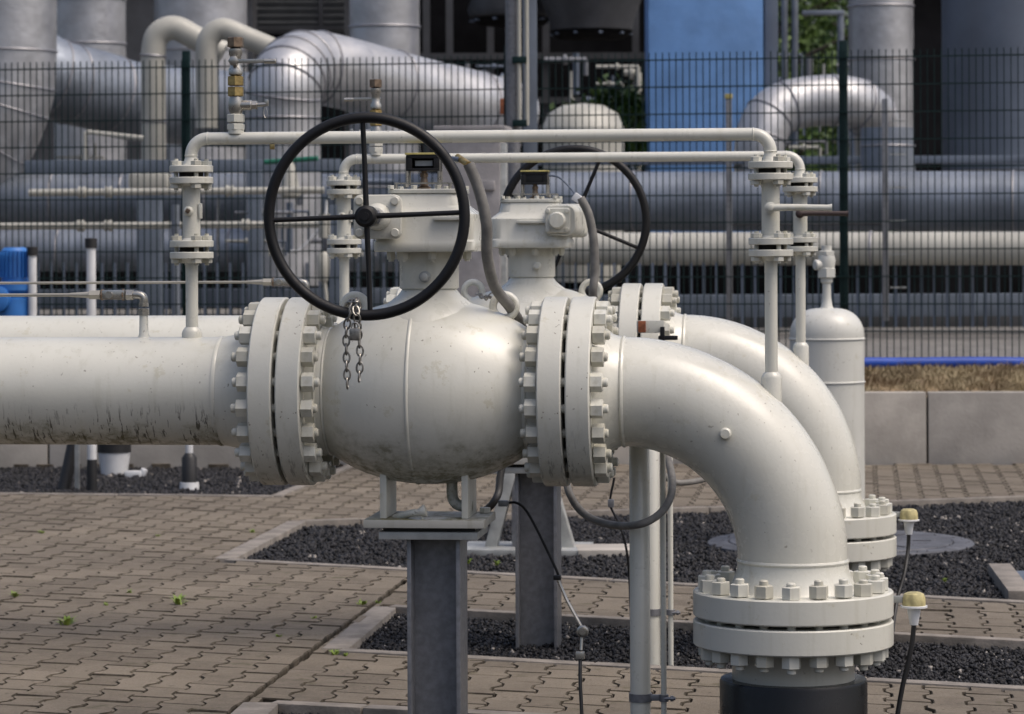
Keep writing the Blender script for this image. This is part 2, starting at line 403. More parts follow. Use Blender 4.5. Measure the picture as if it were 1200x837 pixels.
# basalt chips
OCT = np.array([(1, 0, 0), (-1, 0, 0), (0, 1, 0), (0, -1, 0), (0, 0, 1), (0, 0, -1)], float)
OF = np.array([(0, 2, 4), (2, 1, 4), (1, 3, 4), (3, 0, 4), (2, 0, 5), (1, 2, 5), (3, 1, 5), (0, 3, 5)])
def chips(name, poly, dens, size, label, mat, z0=GZ, zj=.012, cat='gravel'):
    P = np.array([(p.x, p.y) for p in poly]); lo = P.min(0); hi = P.max(0); area = float(np.prod(hi-lo)); n = int(area*dens)
    pts = RNG.uniform(lo, hi, (n, 2)); keep = np.ones(n, bool)
    for a, b, nn in edges_of(poly): keep &= ((pts-np.array(a))@np.array(nn)) < -.005
    dep = pts@np.array((fw.x, fw.y)); lat_ = pts@np.array((r0.x, r0.y)); keep &= (np.abs(lat_) < dep*.167+.5) & (dep > 8.4)
    pts = pts[keep]; n = len(pts)
    sz = size*RNG.uniform(.55, 1.35, (n, 1, 1))*RNG.uniform(.5, 1.15, (n, 1, 3)); v = OCT[None]*sz + RNG.normal(0, size*.16, (n, 6, 3))
    q = RNG.normal(size=(n, 4)); q /= np.linalg.norm(q, axis=1, keepdims=True); a, b, c, d = q.T
    Rm = np.stack([np.stack([1-2*(c*c+d*d), 2*(b*c-a*d), 2*(b*d+a*c)], -1), np.stack([2*(b*c+a*d), 1-2*(b*b+d*d), 2*(c*d-a*b)], -1), np.stack([2*(b*d-a*c), 2*(c*d+a*b), 1-2*(b*b+c*c)], -1)], 1)
    v = np.einsum('nij,nkj->nki', Rm, v); v[:, :, 0] += pts[:, None, 0]; v[:, :, 1] += pts[:, None, 1]; v[:, :, 2] += (z0+RNG.uniform(-zj, zj, n))[:, None]
    f = (OF[None]+np.arange(n)[:, None, None]*6).reshape(-1, 3)
    me = bpy.data.meshes.new(name); me.vertices.add(n*6); me.vertices.foreach_set('co', v.reshape(-1)); me.loops.add(len(f)*3); me.loops.foreach_set('vertex_index', f.reshape(-1))
    me.polygons.add(len(f)); me.polygons.foreach_set('loop_start', np.arange(len(f))*3); me.polygons.foreach_set('loop_total', np.full(len(f), 3)); me.update(); me.validate()
    at = me.attributes.new('tint', 'FLOAT', 'FACE'); at.data.foreach_set('value', np.repeat(RNG.uniform(0, 1, n), 8))
    me.materials.append(mat); o = bpy.data.objects.new(name, me); C.objects.link(o); return tag(o, label, cat, None, 'stuff')
def chipmat():
    m, t, p = nodes('basalt'); a = t.nodes.new('ShaderNodeAttribute'); a.attribute_name = 'tint'
    c = mix(t, ramp(t, a.outputs['Fac'], 0, .95), (.005, .005, .006), (.026, .026, .030)); c = mix(t, ramp(t, a.outputs['Fac'], .985, .99), c, (.26, .24, .22))
    t.links.new(c, p.inputs['Base Color']); p.inputs['Roughness'].default_value = .65; p.inputs['Specular IOR Level'].default_value = .35; return m
M['chip'] = chipmat()
chips('gravel', beds['back'], 2600, .016, 'dark basalt gravel strip along the foot of the low concrete wall', M['chip'])
chips('gravel', beds['upper'], 3400, .0135, 'dark basalt gravel bed holding the round manhole cover', M['chip'])
chips('gravel', beds['middle'], 7500, .0098, 'dark basalt gravel bed around the rear support column foot', M['chip'])
chips('gravel', beds['front'], 7500, .0098, 'dark basalt gravel bed at the bottom edge around the front support column', M['chip'])

# raised ground behind the wall: bank, yard
def wallpt(px, off, z):
    a = G(px, 543.5); return Vector((a.x - walln.x*off, a.y - walln.y*off, z))
fL = W(-320, 418, 3600/150.2*1.0); fR = W(1500, 418, 3600/164.5)
fdir = Vector((fR.x-fL.x, fR.y-fL.y, 0)).normalized(); fn = Vector((fdir.y, -fdir.x, 0))
FZ = .575
A = wallpt(-420, .12, .44); B = wallpt(1600, .12, .44)
nb = 90; V = []; Fc = []
for j in range(9):
    t = j/8
    for i in range(nb+1):
        s = i/nb; p = A.lerp(B, s).lerp(Vector((fL.x, fL.y, FZ)).lerp(Vector((fR.x, fR.y, FZ)), s), t*1.0)
        V.append((p.x, p.y, .43+(FZ-.43)*min(1, t*1.5)+random.gauss(0, .012)*(0 < j < 8)))
for j in range(8):
    for i in range(nb): a = j*(nb+1)+i; Fc.append((a, a+1, a+nb+2, a+nb+1))
m = MB(); m.add(V, Fc); struct(m.build('bank', M['soil'], sharp=90))
m = MB(); q = [Vector((fL.x, fL.y, 0))-fdir*30, Vector((fR.x, fR.y, 0))+fdir*30]
m.add([(q[0].x, q[0].y, FZ-.01), (q[1].x, q[1].y, FZ-.01), (q[1].x+60, q[1].y+400, FZ-.01), (q[0].x-60, q[0].y+400, FZ-.01)], [(0, 1, 2, 3)])
struct(m.build('yard', M['yard'], smooth_=False))
# dry grass on the bank
mm = MB(); V = []; Fc = []
tufts = [(random.uniform(985, 1290), random.random()) for _ in range(150)]
for i in range(15000):
    cx_, ct_ = random.choice(tufts)
    px = random.gauss(cx_, 5) if random.random() < .8 else random.uniform(985, 1290); t = min(.99, max(.01, random.gauss(ct_, .06))) if px else 0
    if t > .62: t *= random.choice((1, .6))
    a = wallpt(px, .14, 0); s = (px+420)/2020.; f_ = Vector((fL.x, fL.y, 0)).lerp(Vector((fR.x, fR.y, 0)), (px+320)/1820.)
    p = a.lerp(f_, t*.98+.0); z = .43+(FZ-.43)*min(1, t*1.5); h = random.uniform(.012, .05)*(1.7 if random.random() < .04 else 1)*(.7 if t > .7 else 1); an = random.uniform(0, 6.28); wdt = random.uniform(.002, .005)
    lx, ly = math.cos(an)*h*random.uniform(.3, 1.3), math.sin(an)*h*random.uniform(.3, 1.3); b = len(V)
    V += [(p.x-wdt, p.y, z-.01), (p.x+wdt, p.y, z-.01), (p.x+lx*.5+wdt*.7, p.y+ly*.5, z+h*.6), (p.x+lx*.5-wdt*.7, p.y+ly*.5, z+h*.6), (p.x+lx, p.y+ly, z+h)]
    Fc += [(b, b+1, b+2, b+3), (b+3, b+2, b+4)]
mm.add(V, Fc); tag(mm.build('grass', M['dry'], smooth_=False), 'dry straw-coloured grass on the bank above the concrete wall', 'grass', None, 'stuff')
# weeds in the joints
def weed(n, s):
    mm = MB()
    for i in range(n):
        an = random.uniform(0, 6.28); l = random.uniform(.5, 1)*s; h = random.uniform(.4, 1.0)*s*.9; w_ = s*.10
        d = Vector((math.cos(an), math.sin(an), 0)); q = Vector((-d.y, d.x, 0))*w_
        a = Vector((random.gauss(0, s*.15), random.gauss(0, s*.15), -.006)); mid = a+d*l*.5+Vector((0, 0, h*.8)); e = a+d*l+Vector((0, 0, h))
        mm.add([a-q*.4, a+q*.4, mid+q, mid-q, e], [(0, 1, 2, 3), (3, 2, 4)])
    return mm
weed_labels = ['leftmost weed tuft at the left edge of the paving', 'second largest bright weed tuft, left foreground paving', 'largest bright weed tuft in the middle of the left paving', 'small weed just left of the largest tuft', 'tiny weed left of centre in the left paving', 'small weed at the top of the dark diagonal joint', 'tiny weed beside the diagonal joint near the kerb', 'tiny weed right below the largest tuft', 'tiny weed in the paving left of the diagonal joint', 'weed at the left corner of the middle gravel bed kerb', 'tiny weed right beside the middle gravel bed corner', 'yellowish weed in the far left paving near the gravel strip', 'pale weed in the far paving midway to the gravel bed', 'pale weed beside the diagonal kerb of the upper bed', 'left weed growing before the pale base plate', 'right weed growing before the pale base plate', 'small weed at the kerb right of the front bend']
for wi, (px, py, s) in enumerate(((17, 697, .035), (78, 731, .05), (210, 706, .052), (152, 694, .028), (125, 707, .02), (425, 707, .035), (443, 705, .02), (327, 745, .022), (368, 723, .02), (392, 765, .028), (405, 766, .018), (49, 623, .028), (185, 627, .022), (296, 622, .028), (548, 657, .03), (582, 659, .028), (1107, 678, .02))):
    p = G(px, py+2); o = weed(26, s).build('weed', M['weed'], smooth_=False); o.location = p
    tag(o, weed_labels[wi], 'weed', 'weeds in the paving joints')
# manhole and slab
p = G(985, 639, GZ); t = thing('manhole_cover', 'round grey concrete manhole cover lying in the dark gravel', 'manhole cover', (p.x, p.y, GZ))
MB().lathe([(-.05, .66), (.014, .66), (.02, .652), (.02, .56), (.012, .556)], 'Z', (0, 0, 0), 72).build('frame', M['cover'], t)
m = MB().lathe([(-.03, .553), (.020, .553), (.024, .549)], 'Z', (0, 0, 0), 72)
for a in range(8):
    an = a*math.pi/4; m.box((math.cos(an)*.4, math.sin(an)*.4, .026), (.09, .02, .006), .001, Matrix.Rotation(an, 3, 'Z'))
m.build('lid', M['cover'], t)
p1 = G(1171, 668, GZ+.03); p2 = G(1196, 701, GZ+.03); mid = (p1+p2)/2; dd = p2-p1; ang = math.atan2(dd.y, dd.x)
tag(MB().box((0, 0, 0), (dd.length, .10, .06), .004, Matrix.Rotation(ang, 3, 'Z')).build('kerb_stone', M['kerb'], w=None), 'short loose kerb stone standing across the gravel at the right edge', 'kerb stone').location = mid
m = MB()
for (a, b, wd_, z) in (((1210, 668), (1235, 700), .3, GZ+.012),):
    p1 = G(*a, GZ); p2 = G(*b, GZ); mid = (p1+p2)/2
    m.box((mid.x, mid.y, z), (.34, .5, .03), .004)
tag(m.build('slab', M['beam'], w=(mid.x, mid.y, GZ)), 'grey cover slab in the gravel at the right edge', 'cover slab')
# ================================================================== RETAINING WALL, FENCE
t = thing('retaining_wall', 'low grey concrete retaining wall of large blocks below the fence', 'wall', wallpt(1087, 0, 0)); w0 = t.location.copy()
ang = math.atan2(wd.y, wd.x); wdir = Vector((wd.x, wd.y, 0)); BL = 1.95
for k in range(-7, 3):
    c = w0 + wdir*(BL*(k+.5)) - Vector((walln.x, walln.y, 0))*.06; o = MB().box((c.x, c.y, .19), (BL-.014, .12, .56), .008, Matrix.Rotation(ang, 3, 'Z')).build('wall_block', M['concrete'], t, w=w0)
MB().box(tuple(w0 + wdir*(-3.5) - Vector((walln.x, walln.y, 0))*.075+Vector((0, 0, .18))), (19, .06, .5), 0, Matrix.Rotation(ang, 3, 'Z')).build('joint_filler', M['gap'], t, w=w0)

# fence: posts seen at x = 218 and 989
def fpt(px):                            # point on the fence line at a pixel column
    r = ray(px, 300); k = (Vector((fL.x, fL.y, 0))-Vector((E.x, E.y, 0))).dot(fn)/Vector((r.x, r.y, 0)).dot(fn); q = E+r*k; return Vector((q.x, q.y, FZ))
pa, pb = fpt(218), fpt(989); step = (pb-pa)/2; fl = step.length
t = thing('mesh_fence', 'dark green double-wire mesh fence running across behind the pipework', 'fence', pa)
H = 2.265; ang = math.atan2(fdir.y, fdir.x); RM = Matrix.Rotation(ang, 3, 'Z')
def panel():
    mm = MB(); n = int(fl/.05)
    for i in range(n+1):
        x = fdir*(i*.05+.01); mm.box((x.x, x.y, H/2+.02), (.0075, .0062, H), 0, RM)
    for k in range(12):
        z = .03+k*.2
        for s in (-.0075, .0075): c = fdir*(fl/2)+fn*s; mm.box((c.x, c.y, z), (fl, .008, .009), 0, RM)
    return mm
pn = panel().build('wire_panel', M['green'], t); pst = MB().box((0, 0, H/2+.03), (.06, .04, H+.12), .004, RM)
for k in range(11): c = -fn*.03; pst.cyl(Vector((c.x, c.y, .08+k*.2))*1+fn*.05, Vector((c.x, c.y, .08+k*.2))+fn*.062, .008, 8)
ps = pst.build('fence_post', M['green'], t); ps.location = -fn*.03
for k in (-2, -1, 1, 2, 3):
    if k != 3: put(pn, t, step*k)
    put(ps, t, step*k - fn*.03)
# blue hose pipe behind fence foot
pts = [W(1000+i*40, 425.5+math.sin(i*1.3)*.4, 21.6) for i in range(8)]
tag(MB().tube(pts, .042, 14, 4).build('water_pipe', M['bluepipe'], w=pts[0]), 'bright blue plastic pipe lying on the grass bank by the fence', 'pipe')

# ================================================================== GAS LINES
YA, YB = 8.96, 11.45; ZP = 1.055; XV = -1.241; DX = .043
PR = .160                               # pipe radius
FA = .2775                              # valve flange radius
def bolt(axis, rad, total, af, nh, sr, tail=.015):
    mm = MB(); h = total/2
    def pt(t): return Vector((t, 0, rad)) if axis == 'X' else Vector((rad, 0, t))
    mm.cyl(pt(-h-nh-tail), pt(h+nh+tail), sr, 10, sr*.25)
    mm.hex(pt(-h-nh), pt(-h), af); mm.hex(pt(h), pt(h+nh), af); return mm
def bolt2(axis, rad, total, af, nh, sr, tail=.011):      # same stud, nuts turned by half a flat
    mm = MB(); h = total/2
    def pt(t): return Vector((t, 0, rad)) if axis == 'X' else Vector((rad, 0, t))
    mm.cyl(pt(-h-nh-.017), pt(h+nh+tail), sr, 10, sr*.25)
    mm.hex(pt(-h-nh), pt(-h), af, rot=.35); mm.hex(pt(h), pt(h+nh), af, rot=.42); return mm
def ring_prof(x0, x1, r, ri, bev=.004): return [(x0, ri), (x0, r-bev), (x0+bev, r), (x1-bev, r), (x1, r-bev), (x1, ri)]

# ---- straight pipe arriving from the left
def straight_pipe(loc, label):
    t = thing('straight_pipe', label, 'pipe', loc, 'pipes arriving from the left'); L0 = -3.6; xw = -.615
    MB().lathe([(L0, PR)]+[(L0+(xw-L0)*i/12, PR) for i in range(1, 13)], 'X', (0, 0, 0), 72).build('pipe_run', M['pipe'], t)
    MB().lathe([(xw-.006, PR-.01), (xw-.004, PR+.002), (xw+.002, PR+.0035), (xw+.008, PR+.001), (xw+.012, PR-.01)], 'X', (0, 0, 0), 72).build('weld_bead', M['pipe'], t)
    MB().lathe([(xw+.008, PR), (-.55, PR+.012), (-.50, .198), (-.486, .200)], 'X', (0, 0, 0), 72).build('neck', M['flange'], t)
    MB().lathe(ring_prof(-.487, -.417, FA, .05), 'X', (0, 0, 0), 96).build('flange', M['flange'], t)
    # bypass riser stub and tapping
    s = MB().lathe([(.150, .030), (.172, .030), (.182, .026), (.190, .019)], 'Z', (-.7047, 0, 0), 24); s.cyl((-.7047, 0, .17), (-.7047, 0, .40), .0185, 20)
    s.build('riser', M['paint'], t)
    x = -.8506
    s = MB().lathe([(.150, .024), (.168, .014), (.235, .0125)], 'Z', (x, 0, 0), 20); s.build('tapping', M['paint'], t)
    s = MB(); s.hex((x, 0, .225), (x, 0, .246), .030); s.hex((x, 0, .250), (x, 0, .262), .026)
    s.tube([(x, 0, .255), (x, 0, .275), (x-.006, 0, .283), (x-.02, 0, .286), (x-.035, 0, .286)], .0125, 14, 4)
    s.hex((x-.030, 0, .286), (x-.052, 0, .286), .030)
    s.build('tube_elbow', M['steel'], t)
    s = MB(); s.box((x-.09, 0, .286), (.07, .03, .028), .005); s.lathe([(0, .011), (.01, .011), (.014, .007)], 'Y', (x-.10, -.027, .286), 14); s.build('needle_valve', M['steel'], t)
    MB().hex((x-.064, 0, .286), (x-.058, 0, .286), .034).build('union_ring', M['bronze'], t); MB().hex((x-.128, 0, .286), (x-.122, 0, .286), .033).build('union_ring', M['bronze'], t)
    s = MB(); s.hex((x-.13, 0, .286), (x-.165, 0, .286), .026); s.lathe([(0, .010), (.06, .006)], (-1, 0, 0), (x-.165, 0, .286), 14); s.cyl((x-.2, 0, .286), (L0, 0, .283), .0052, 10)
    s.build('sense_tube', M['tubing'], t)
    return t
P_A = Vector((XV, YA, ZP)); P_B = Vector((XV+DX, YB, ZP)); 
spA = straight_pipe(P_A+Vector((-.007, 0, 0)), 'front cream pipe from the left, streaked with black drips along its underside')
# ---- ball valve
def ball_valve(loc, label):
    t = thing('ball_valve', label, 'valve', loc, 'large flanged ball valves')
    prof = []
    for i in range(-14, 15):
        x = .29*i/14; prof.append((x, .2725*math.sqrt(1-(x/.395)**2)))
    prof = [(-.344, .19), (-.30, .188)] + prof + [(.30, .188), (.344, .19)]
    MB().lathe(prof, 'X', (0, 0, 0), 96).build('body', M['body'], t)
    for x in (-.032,): 
        r = .2725*math.sqrt(1-(x/.395)**2); MB().torus((x, 0, 0), r-.004, .0072, 'X', 96, 10).build('weld_seam', M['body'], t)
    for x, r in ((-.293, .186), (-.315, .187), (.30, .187)): MB().torus((x, 0, 0), r, .004, 'X', 96, 8).build('weld_seam', M['body'], t)
    fl_ = MB().lathe(ring_prof(-.412, -.342, FA, .05), 'X', (0, 0, 0), 96).build('flange', M['flange'], t); put(fl_, t, (.754, 0, 0))
    gk = MB().lathe([(-.425, 0), (-.425, .20), (-.411, .20), (-.411, 0)], 'X', (0, 0, 0), 48).build('gasket', M['gap'], t); put(gk, t, (.836, 0, 0))
    b0 = bolt('X', .240, .152, .049, .037, .0135).build('stud_bolt', M['nut'], t); b0.location = (-.418, 0, 0)
    bv = bolt2('X', .240, .152, .049, .037, .0135).build('stud_bolt', M['nut'], t); bv.location = (-.418, 0, 0); bv.rotation_euler = (R(9+18*5), 0, 0)
    for q, x in enumerate((-.418, .418)):
        for k in range(20):
            if k == 0 and q == 0: b0.rotation_euler = (R(9), 0, 0); continue
            if k == 5 and q == 0: continue
            put(b0 if k % 3 else bv, t, (x+random.uniform(-.003, .003), 0, 0), (R(18*k+9), 0, 0))
    # stem column and gearbox
    MB().lathe([(.19, .19), (.235, .155), (.262, .120), (.282, .094), (.300, .080), (.304, .0875), (.41, .0875)], 'Z', (0, 0, 0), 56).build('stem_column', M['paint'], t)
    s = MB().lathe([(0, .017), (.012, .017)], 'Y', (0, -.098, .338), 20); s.hex((0, -.098, .338), (0, -.112, .338), .022); s.build('plug', M['galvl'], t)
    s = MB().lathe([(0, .014), (.02, .014), (.026, .009)], 'Y', (-.03, .084, .345), 16); s.build('plug', M['paint'], t)
    g = MB().loft([(.411, 0, 0, .146, .142, .05), (.415, 0, 0, .149, .145, .05), (.440, 0, 0, .149, .145, .05), (.446, 0, 0, .145, .141, .05), (.512, 0, 0, .147, .143, .05),
                   (.520, 0, 0, .146, .142, .05), (.545, .0, 0, .115, .115, .05), (.577, 0, 0, .108, .108, .045), (.581, 0, 0, .106, .106, .045)])
    g.box((.075, -.149, .508), (.085, .022, .012), .004); g.box((-.02, .149, .508), (.12, .022, .012), .004)
    g.build('gearbox', M['paint'], t)
    s = MB().loft([(.582, 0, 0, .111, .111, .04), (.592, 0, 0, .111, .111, .04), (.594, 0, 0, .109, .109, .04)]); s.build('gearbox_lid', M['paint'], t)
    lb = None
    for sx in (-.098, -.03, .04, .098):
        for sy in (-.098, .098):
            if lb is None: lb = MB().hex((0, 0, .594), (0, 0, .605), .017).build('lid_bolt', M['nut'], t); lb.location = (sx, sy, 0)
            else: put(lb, t, (sx, sy, 0))
    lb = None
    for k in range(8):
        a = R(45*k+12); x, y = .112*math.cos(a), .112*math.sin(a)
        if lb is None: lb = MB().hex((0, 0, .411), (0, 0, .388), .024).cyl((0, 0, .389), (0, 0, .382), .008, 8).build('base_bolt', M['nut'], t); lb.location = (x, y, 0)
        else: put(lb, t, (x, y, 0))
    wx, wz = -.125, .513
    MB().add(*(lambda b: (b.V, b.F))(MB().loft([(-.148, 0, 0, .050, .052, .03), (-.14, 0, 0, .060, .058, .03), (.15, 0, 0, .060, .058, .03), (.165, 0, 0, .052, .054, .03)])),
             M=Matrix.Translation((wx, 0, wz)) @ Matrix.Rotation(-math.pi/2, 4, 'X')).build('worm_housing', M['paint'], t)
    g = MB(); RX = Matrix.Rotation(-math.pi/2, 4, 'X')
    b = MB().loft([(-.185, 0, 0, .067, .061, .02), (-.182, 0, 0, .070, .064, .02), (-.168, 0, 0, .070, .064, .02), (-.150, 0, 0, .060, .056, .02)]); g.add(b.V, b.F, Matrix.Translation((wx, 0, wz)) @ RX)
    g.lathe([(-.225, .026), (-.222, .030), (-.186, .040)], 'Y', (wx, 0, wz), 28); g.build('input_plate', M['paint'], t)
    g = MB(); b = MB().loft([(.163, 0, 0, .046, .046, .012), (.178, 0, 0, .046, .046, .012), (.182, 0, 0, .043, .043, .012)]); g.add(b.V, b.F, Matrix.Translation((wx+.01, 0, wz)) @ RX)
    g.lathe([(.18, .032), (.212, .031), (.218, .026), (.219, 0)], 'Y', (wx+.01, 0, wz), 28); g.build('end_cap', M['paint'], t)
    for sx in (-.052, .052):
        for sy in (-.046, .046):
            MB().cyl((wx+sx, -.185, wz+sy), (wx+sx, -.196, wz+sy), .0125, 14, .002).build('plate_bolt', M['nut'], t)
            MB().cyl((wx+.01+sx*.68, .182, wz+sy*.76), (wx+.01+sx*.68, .190, wz+sy*.76), .009, 12, .002).build('cap_bolt', M['nut'], t)
    g = MB(); g.cyl((wx, -.22, wz), (wx, -.40, wz), .013, 16); g.hex((wx, -.225, wz), (wx, -.24, wz), .04); g.build('shaft', M['galv'], t)
    # handwheel
    wc = Vector((wx, -.385, wz)); hw = MB().torus((wx, -.385, wz), .279, .0158, 'Y', 120, 16).build('handwheel', M['black'], t, w=wc); hw.location = wc
    MB().lathe([(-.412, .012), (-.412, .022), (-.405, .031), (-.36, .031), (-.352, .022)], 'Y', (wx, 0, wz), 28).build('hub', M['black'], hw, w=wc)
    for k in range(4):
        a = R(92+90*k); d = Vector((math.cos(a), 0, math.sin(a))); c = Vector((wx, -.385, wz))
        s = MB().tube([c+d*.025, c+d*.15+Vector((0, .004, 0)), c+d*.275], [.0085, .0075, .0075], 10); s.build('spoke', M['black'], hw, w=wc)
    MB().cyl((wx, -.411, wz), (wx, -.418, wz), .012, 12).build('hub_nut', M['black'], hw, w=wc)
    # position indicator
    ix = -.014
    pi_ = MB().box((ix, 0, .690), (.100, .060, .010), .002); pi_.box((ix-.041, 0, .667), (.018, .058, .038), .002); pi_.box((ix+.041, 0, .667), (.018, .058, .038), .002); pi_.box((ix, 0, .652), (.100, .06, .008), .001); pi_.box((ix, .02, .67), (.07, .012, .034), .001)
    ind = pi_.build('position_indicator', M['black'], t)
    MB().box((ix, 0, .6985), (.106, .066, .006), .002).build('cover', M['yellow'], ind)
    MB().box((ix, -.004, .671), (.052, .006, .016), .001).build('window', M['glass'], ind)
    s = MB()
    for sx in (-.047, .047):
        for sy in (-.024, .024): s.cyl((ix+sx, sy, .605), (ix+sx, sy, .69), .0045, 8)
    s.box((ix, -.026, .612), (.165, .012, .004), 0); s.box((ix, .026, .612), (.165, .012, .004), 0)
    for sx in (-.08, .08): s.cyl((ix+sx, -.026, .594), (ix+sx, -.026, .614), .005, 8); s.hex((ix+sx*.62, -.026, .600), (ix+sx*.62, -.026, .610), .016)
    s.build('bracket', M['steel'], ind)
    s = MB(); s.lathe([(.594, .020), (.600, .020), (.606, .013), (.640, .008), (.652, .008)], 'Z', (ix, 0, 0), 16); s.hex((ix, 0, .63), (ix, 0, .642), .022); s.build('spindle', M['bronze'], ind)
    # lifting eyes
    for sx in (-.222, .222):
        s = MB().torus((sx, 0, .249), .034, .012, 'Y', 36, 12); s.lathe([(.19, .022), (.214, .020), (.222, .014)], 'Z', (sx, 0, 0), 20); s.build('lifting_eye', M['paint'], t)
    # drain pipe
    s = MB().tube([(.065, 0, -.25), (.065, 0, -.30), (.070, 0, -.322), (.085, 0, -.335), (.105, 0, -.338)], .0165, 14, 4)
    s.hex((.10, 0, -.338), (.125, 0, -.338), .036); s.build('drain_pipe', M['body'], t)
    # feet and foot plate
    for sx in (-.125, .115):
        MB().box((sx, 0, -.300), (.020, .20, .132), .003).build('foot', M['flange2'], t)
    MB().box((0, 0, -.378), (.353, .29, .024), .003).build('foot_plate', M['mossy'], t)
    for sx in (-.15, .15): MB().hex((sx, .10, -.366), (sx, .10, -.350), .03).build('foot_bolt', M['nut'], t)
    return t
bvA = ball_valve(P_A, 'front ball valve with black handwheel facing the viewer and hanging chain')
# ---- 90 degree elbow going down
def pipe_elbow(loc, label):
    t = thing('pipe_elbow', label, 'pipe bend', loc, 'pipe bends going into the ground'); BR = .49; xs = .565; xc = xs+BR; 
    MB().lathe(ring_prof(.417, .487, FA, .05), 'X', (0, 0, 0), 96).build('flange', M['flange'], t)
    MB().lathe([(.486, .200), (.50, .197), (.535, PR+.008), (xs-.004, PR)], 'X', (0, 0, 0), 72).build('neck', M['elbow'], t)
    pts = [Vector((xs-.004, 0, 0))]+[Vector((xs+BR*math.sin(a), 0, -BR+BR*math.cos(a))) for a in [math.pi/2*i/32 for i in range(33)]]
    MB().tube(pts, PR, 72).build('bend', M['elbow'], t)
    MB().torus((xs+.002, 0, 0), PR-.003, .0075, 'X', 72, 8).build('weld_bead', M['elbow'], t)
    MB().torus((xc, 0, -BR), PR-.003, .0075, 'Z', 72, 8).build('weld_bead', M['elbow'], t)
    zf = -.654; th = .073; FR = .29
    MB().lathe([(-BR, PR), (-BR-.03, PR+.003), (zf+.006+th+.005, .185), (zf+.006+th, .190)], 'Z', (xc, 0, 0), 72).build('neck', M['elbow'], t)
    MB().lathe(ring_prof(zf+.006, zf+.006+th, FR, .05), 'Z', (xc, 0, 0), 96).build('flange', M['flange2'], t)
    b0 = bolt('Z', .250, .158, .049, .037, .0135).build('stud_bolt', M['nut'], t); b0.location = (xc, 0, zf)
    bv = bolt2('Z', .250, .158, .049, .037, .0135).build('stud_bolt', M['nut'], t); bv.location = (xc, 0, zf); bv.rotation_euler = (0, 0, R(18*5))
    for k in range(1, 20):
        if k != 5: put(b0 if k % 3 else bv, t, (xc, 0, zf+random.uniform(-.003, .003)), (0, 0, R(18*k)))
    # riser socket on the back of the bend, small boss
    xr = .9955; zt = -.005
    s = MB().lathe([(-.05, .030), (.045, .030), (.055, .026), (.062, .019)], 'Z', (xr, 0, zt), 24); s.cyl((xr, 0, zt+.05), (xr, 0, .40), .0185, 20); s.build('riser', M['paint'], t)
    bx, bz = .868, -.112; s = MB().lathe([(0, .017), (.018, .017), (.022, .013), (.03, .013)], (0, -1, 0), (bx, -PR+.008, bz), 18); s.build('boss', M['paint'], t)
    return t
elA = pipe_elbow(P_A+Vector((.007, 0, 0)), 'large glossy cream pipe bend in front, turning down into the flange')
# ---- buried riser
def buried(loc, label):
    t = thing('riser_pipe', label, 'pipe', (loc[0]+1.062, loc[1], 0), 'black coated pipes rising from the ground'); zf = ZP-.654; th = .073
    MB().lathe(ring_prof(zf-.006-th, zf-.006, .29, .05), 'Z', (0, 0, 0), 96).build('flange', M['flange2'], t)
    MB().lathe([(zf-.007, 0), (zf-.007, .21), (zf+.007, .21), (zf+.007, 0)], 'Z', (0, 0, 0), 48).build('gasket', M['gap'], t)
    MB().lathe([(.2, .17), (.215, .178), (zf-.10, .176), (zf-.078, .182)], 'Z', (0, 0, 0), 72).build('neck', M['flange2'], t)
    MB().lathe([(-.3, .214), (.215, .214), (.223, .210), (.224, .17)], 'Z', (0, 0, 0), 72).build('sleeve', M['blackpipe'], t)
    return t
brA = buried(P_A, 'black coated pipe rising from the ground below the front flange')
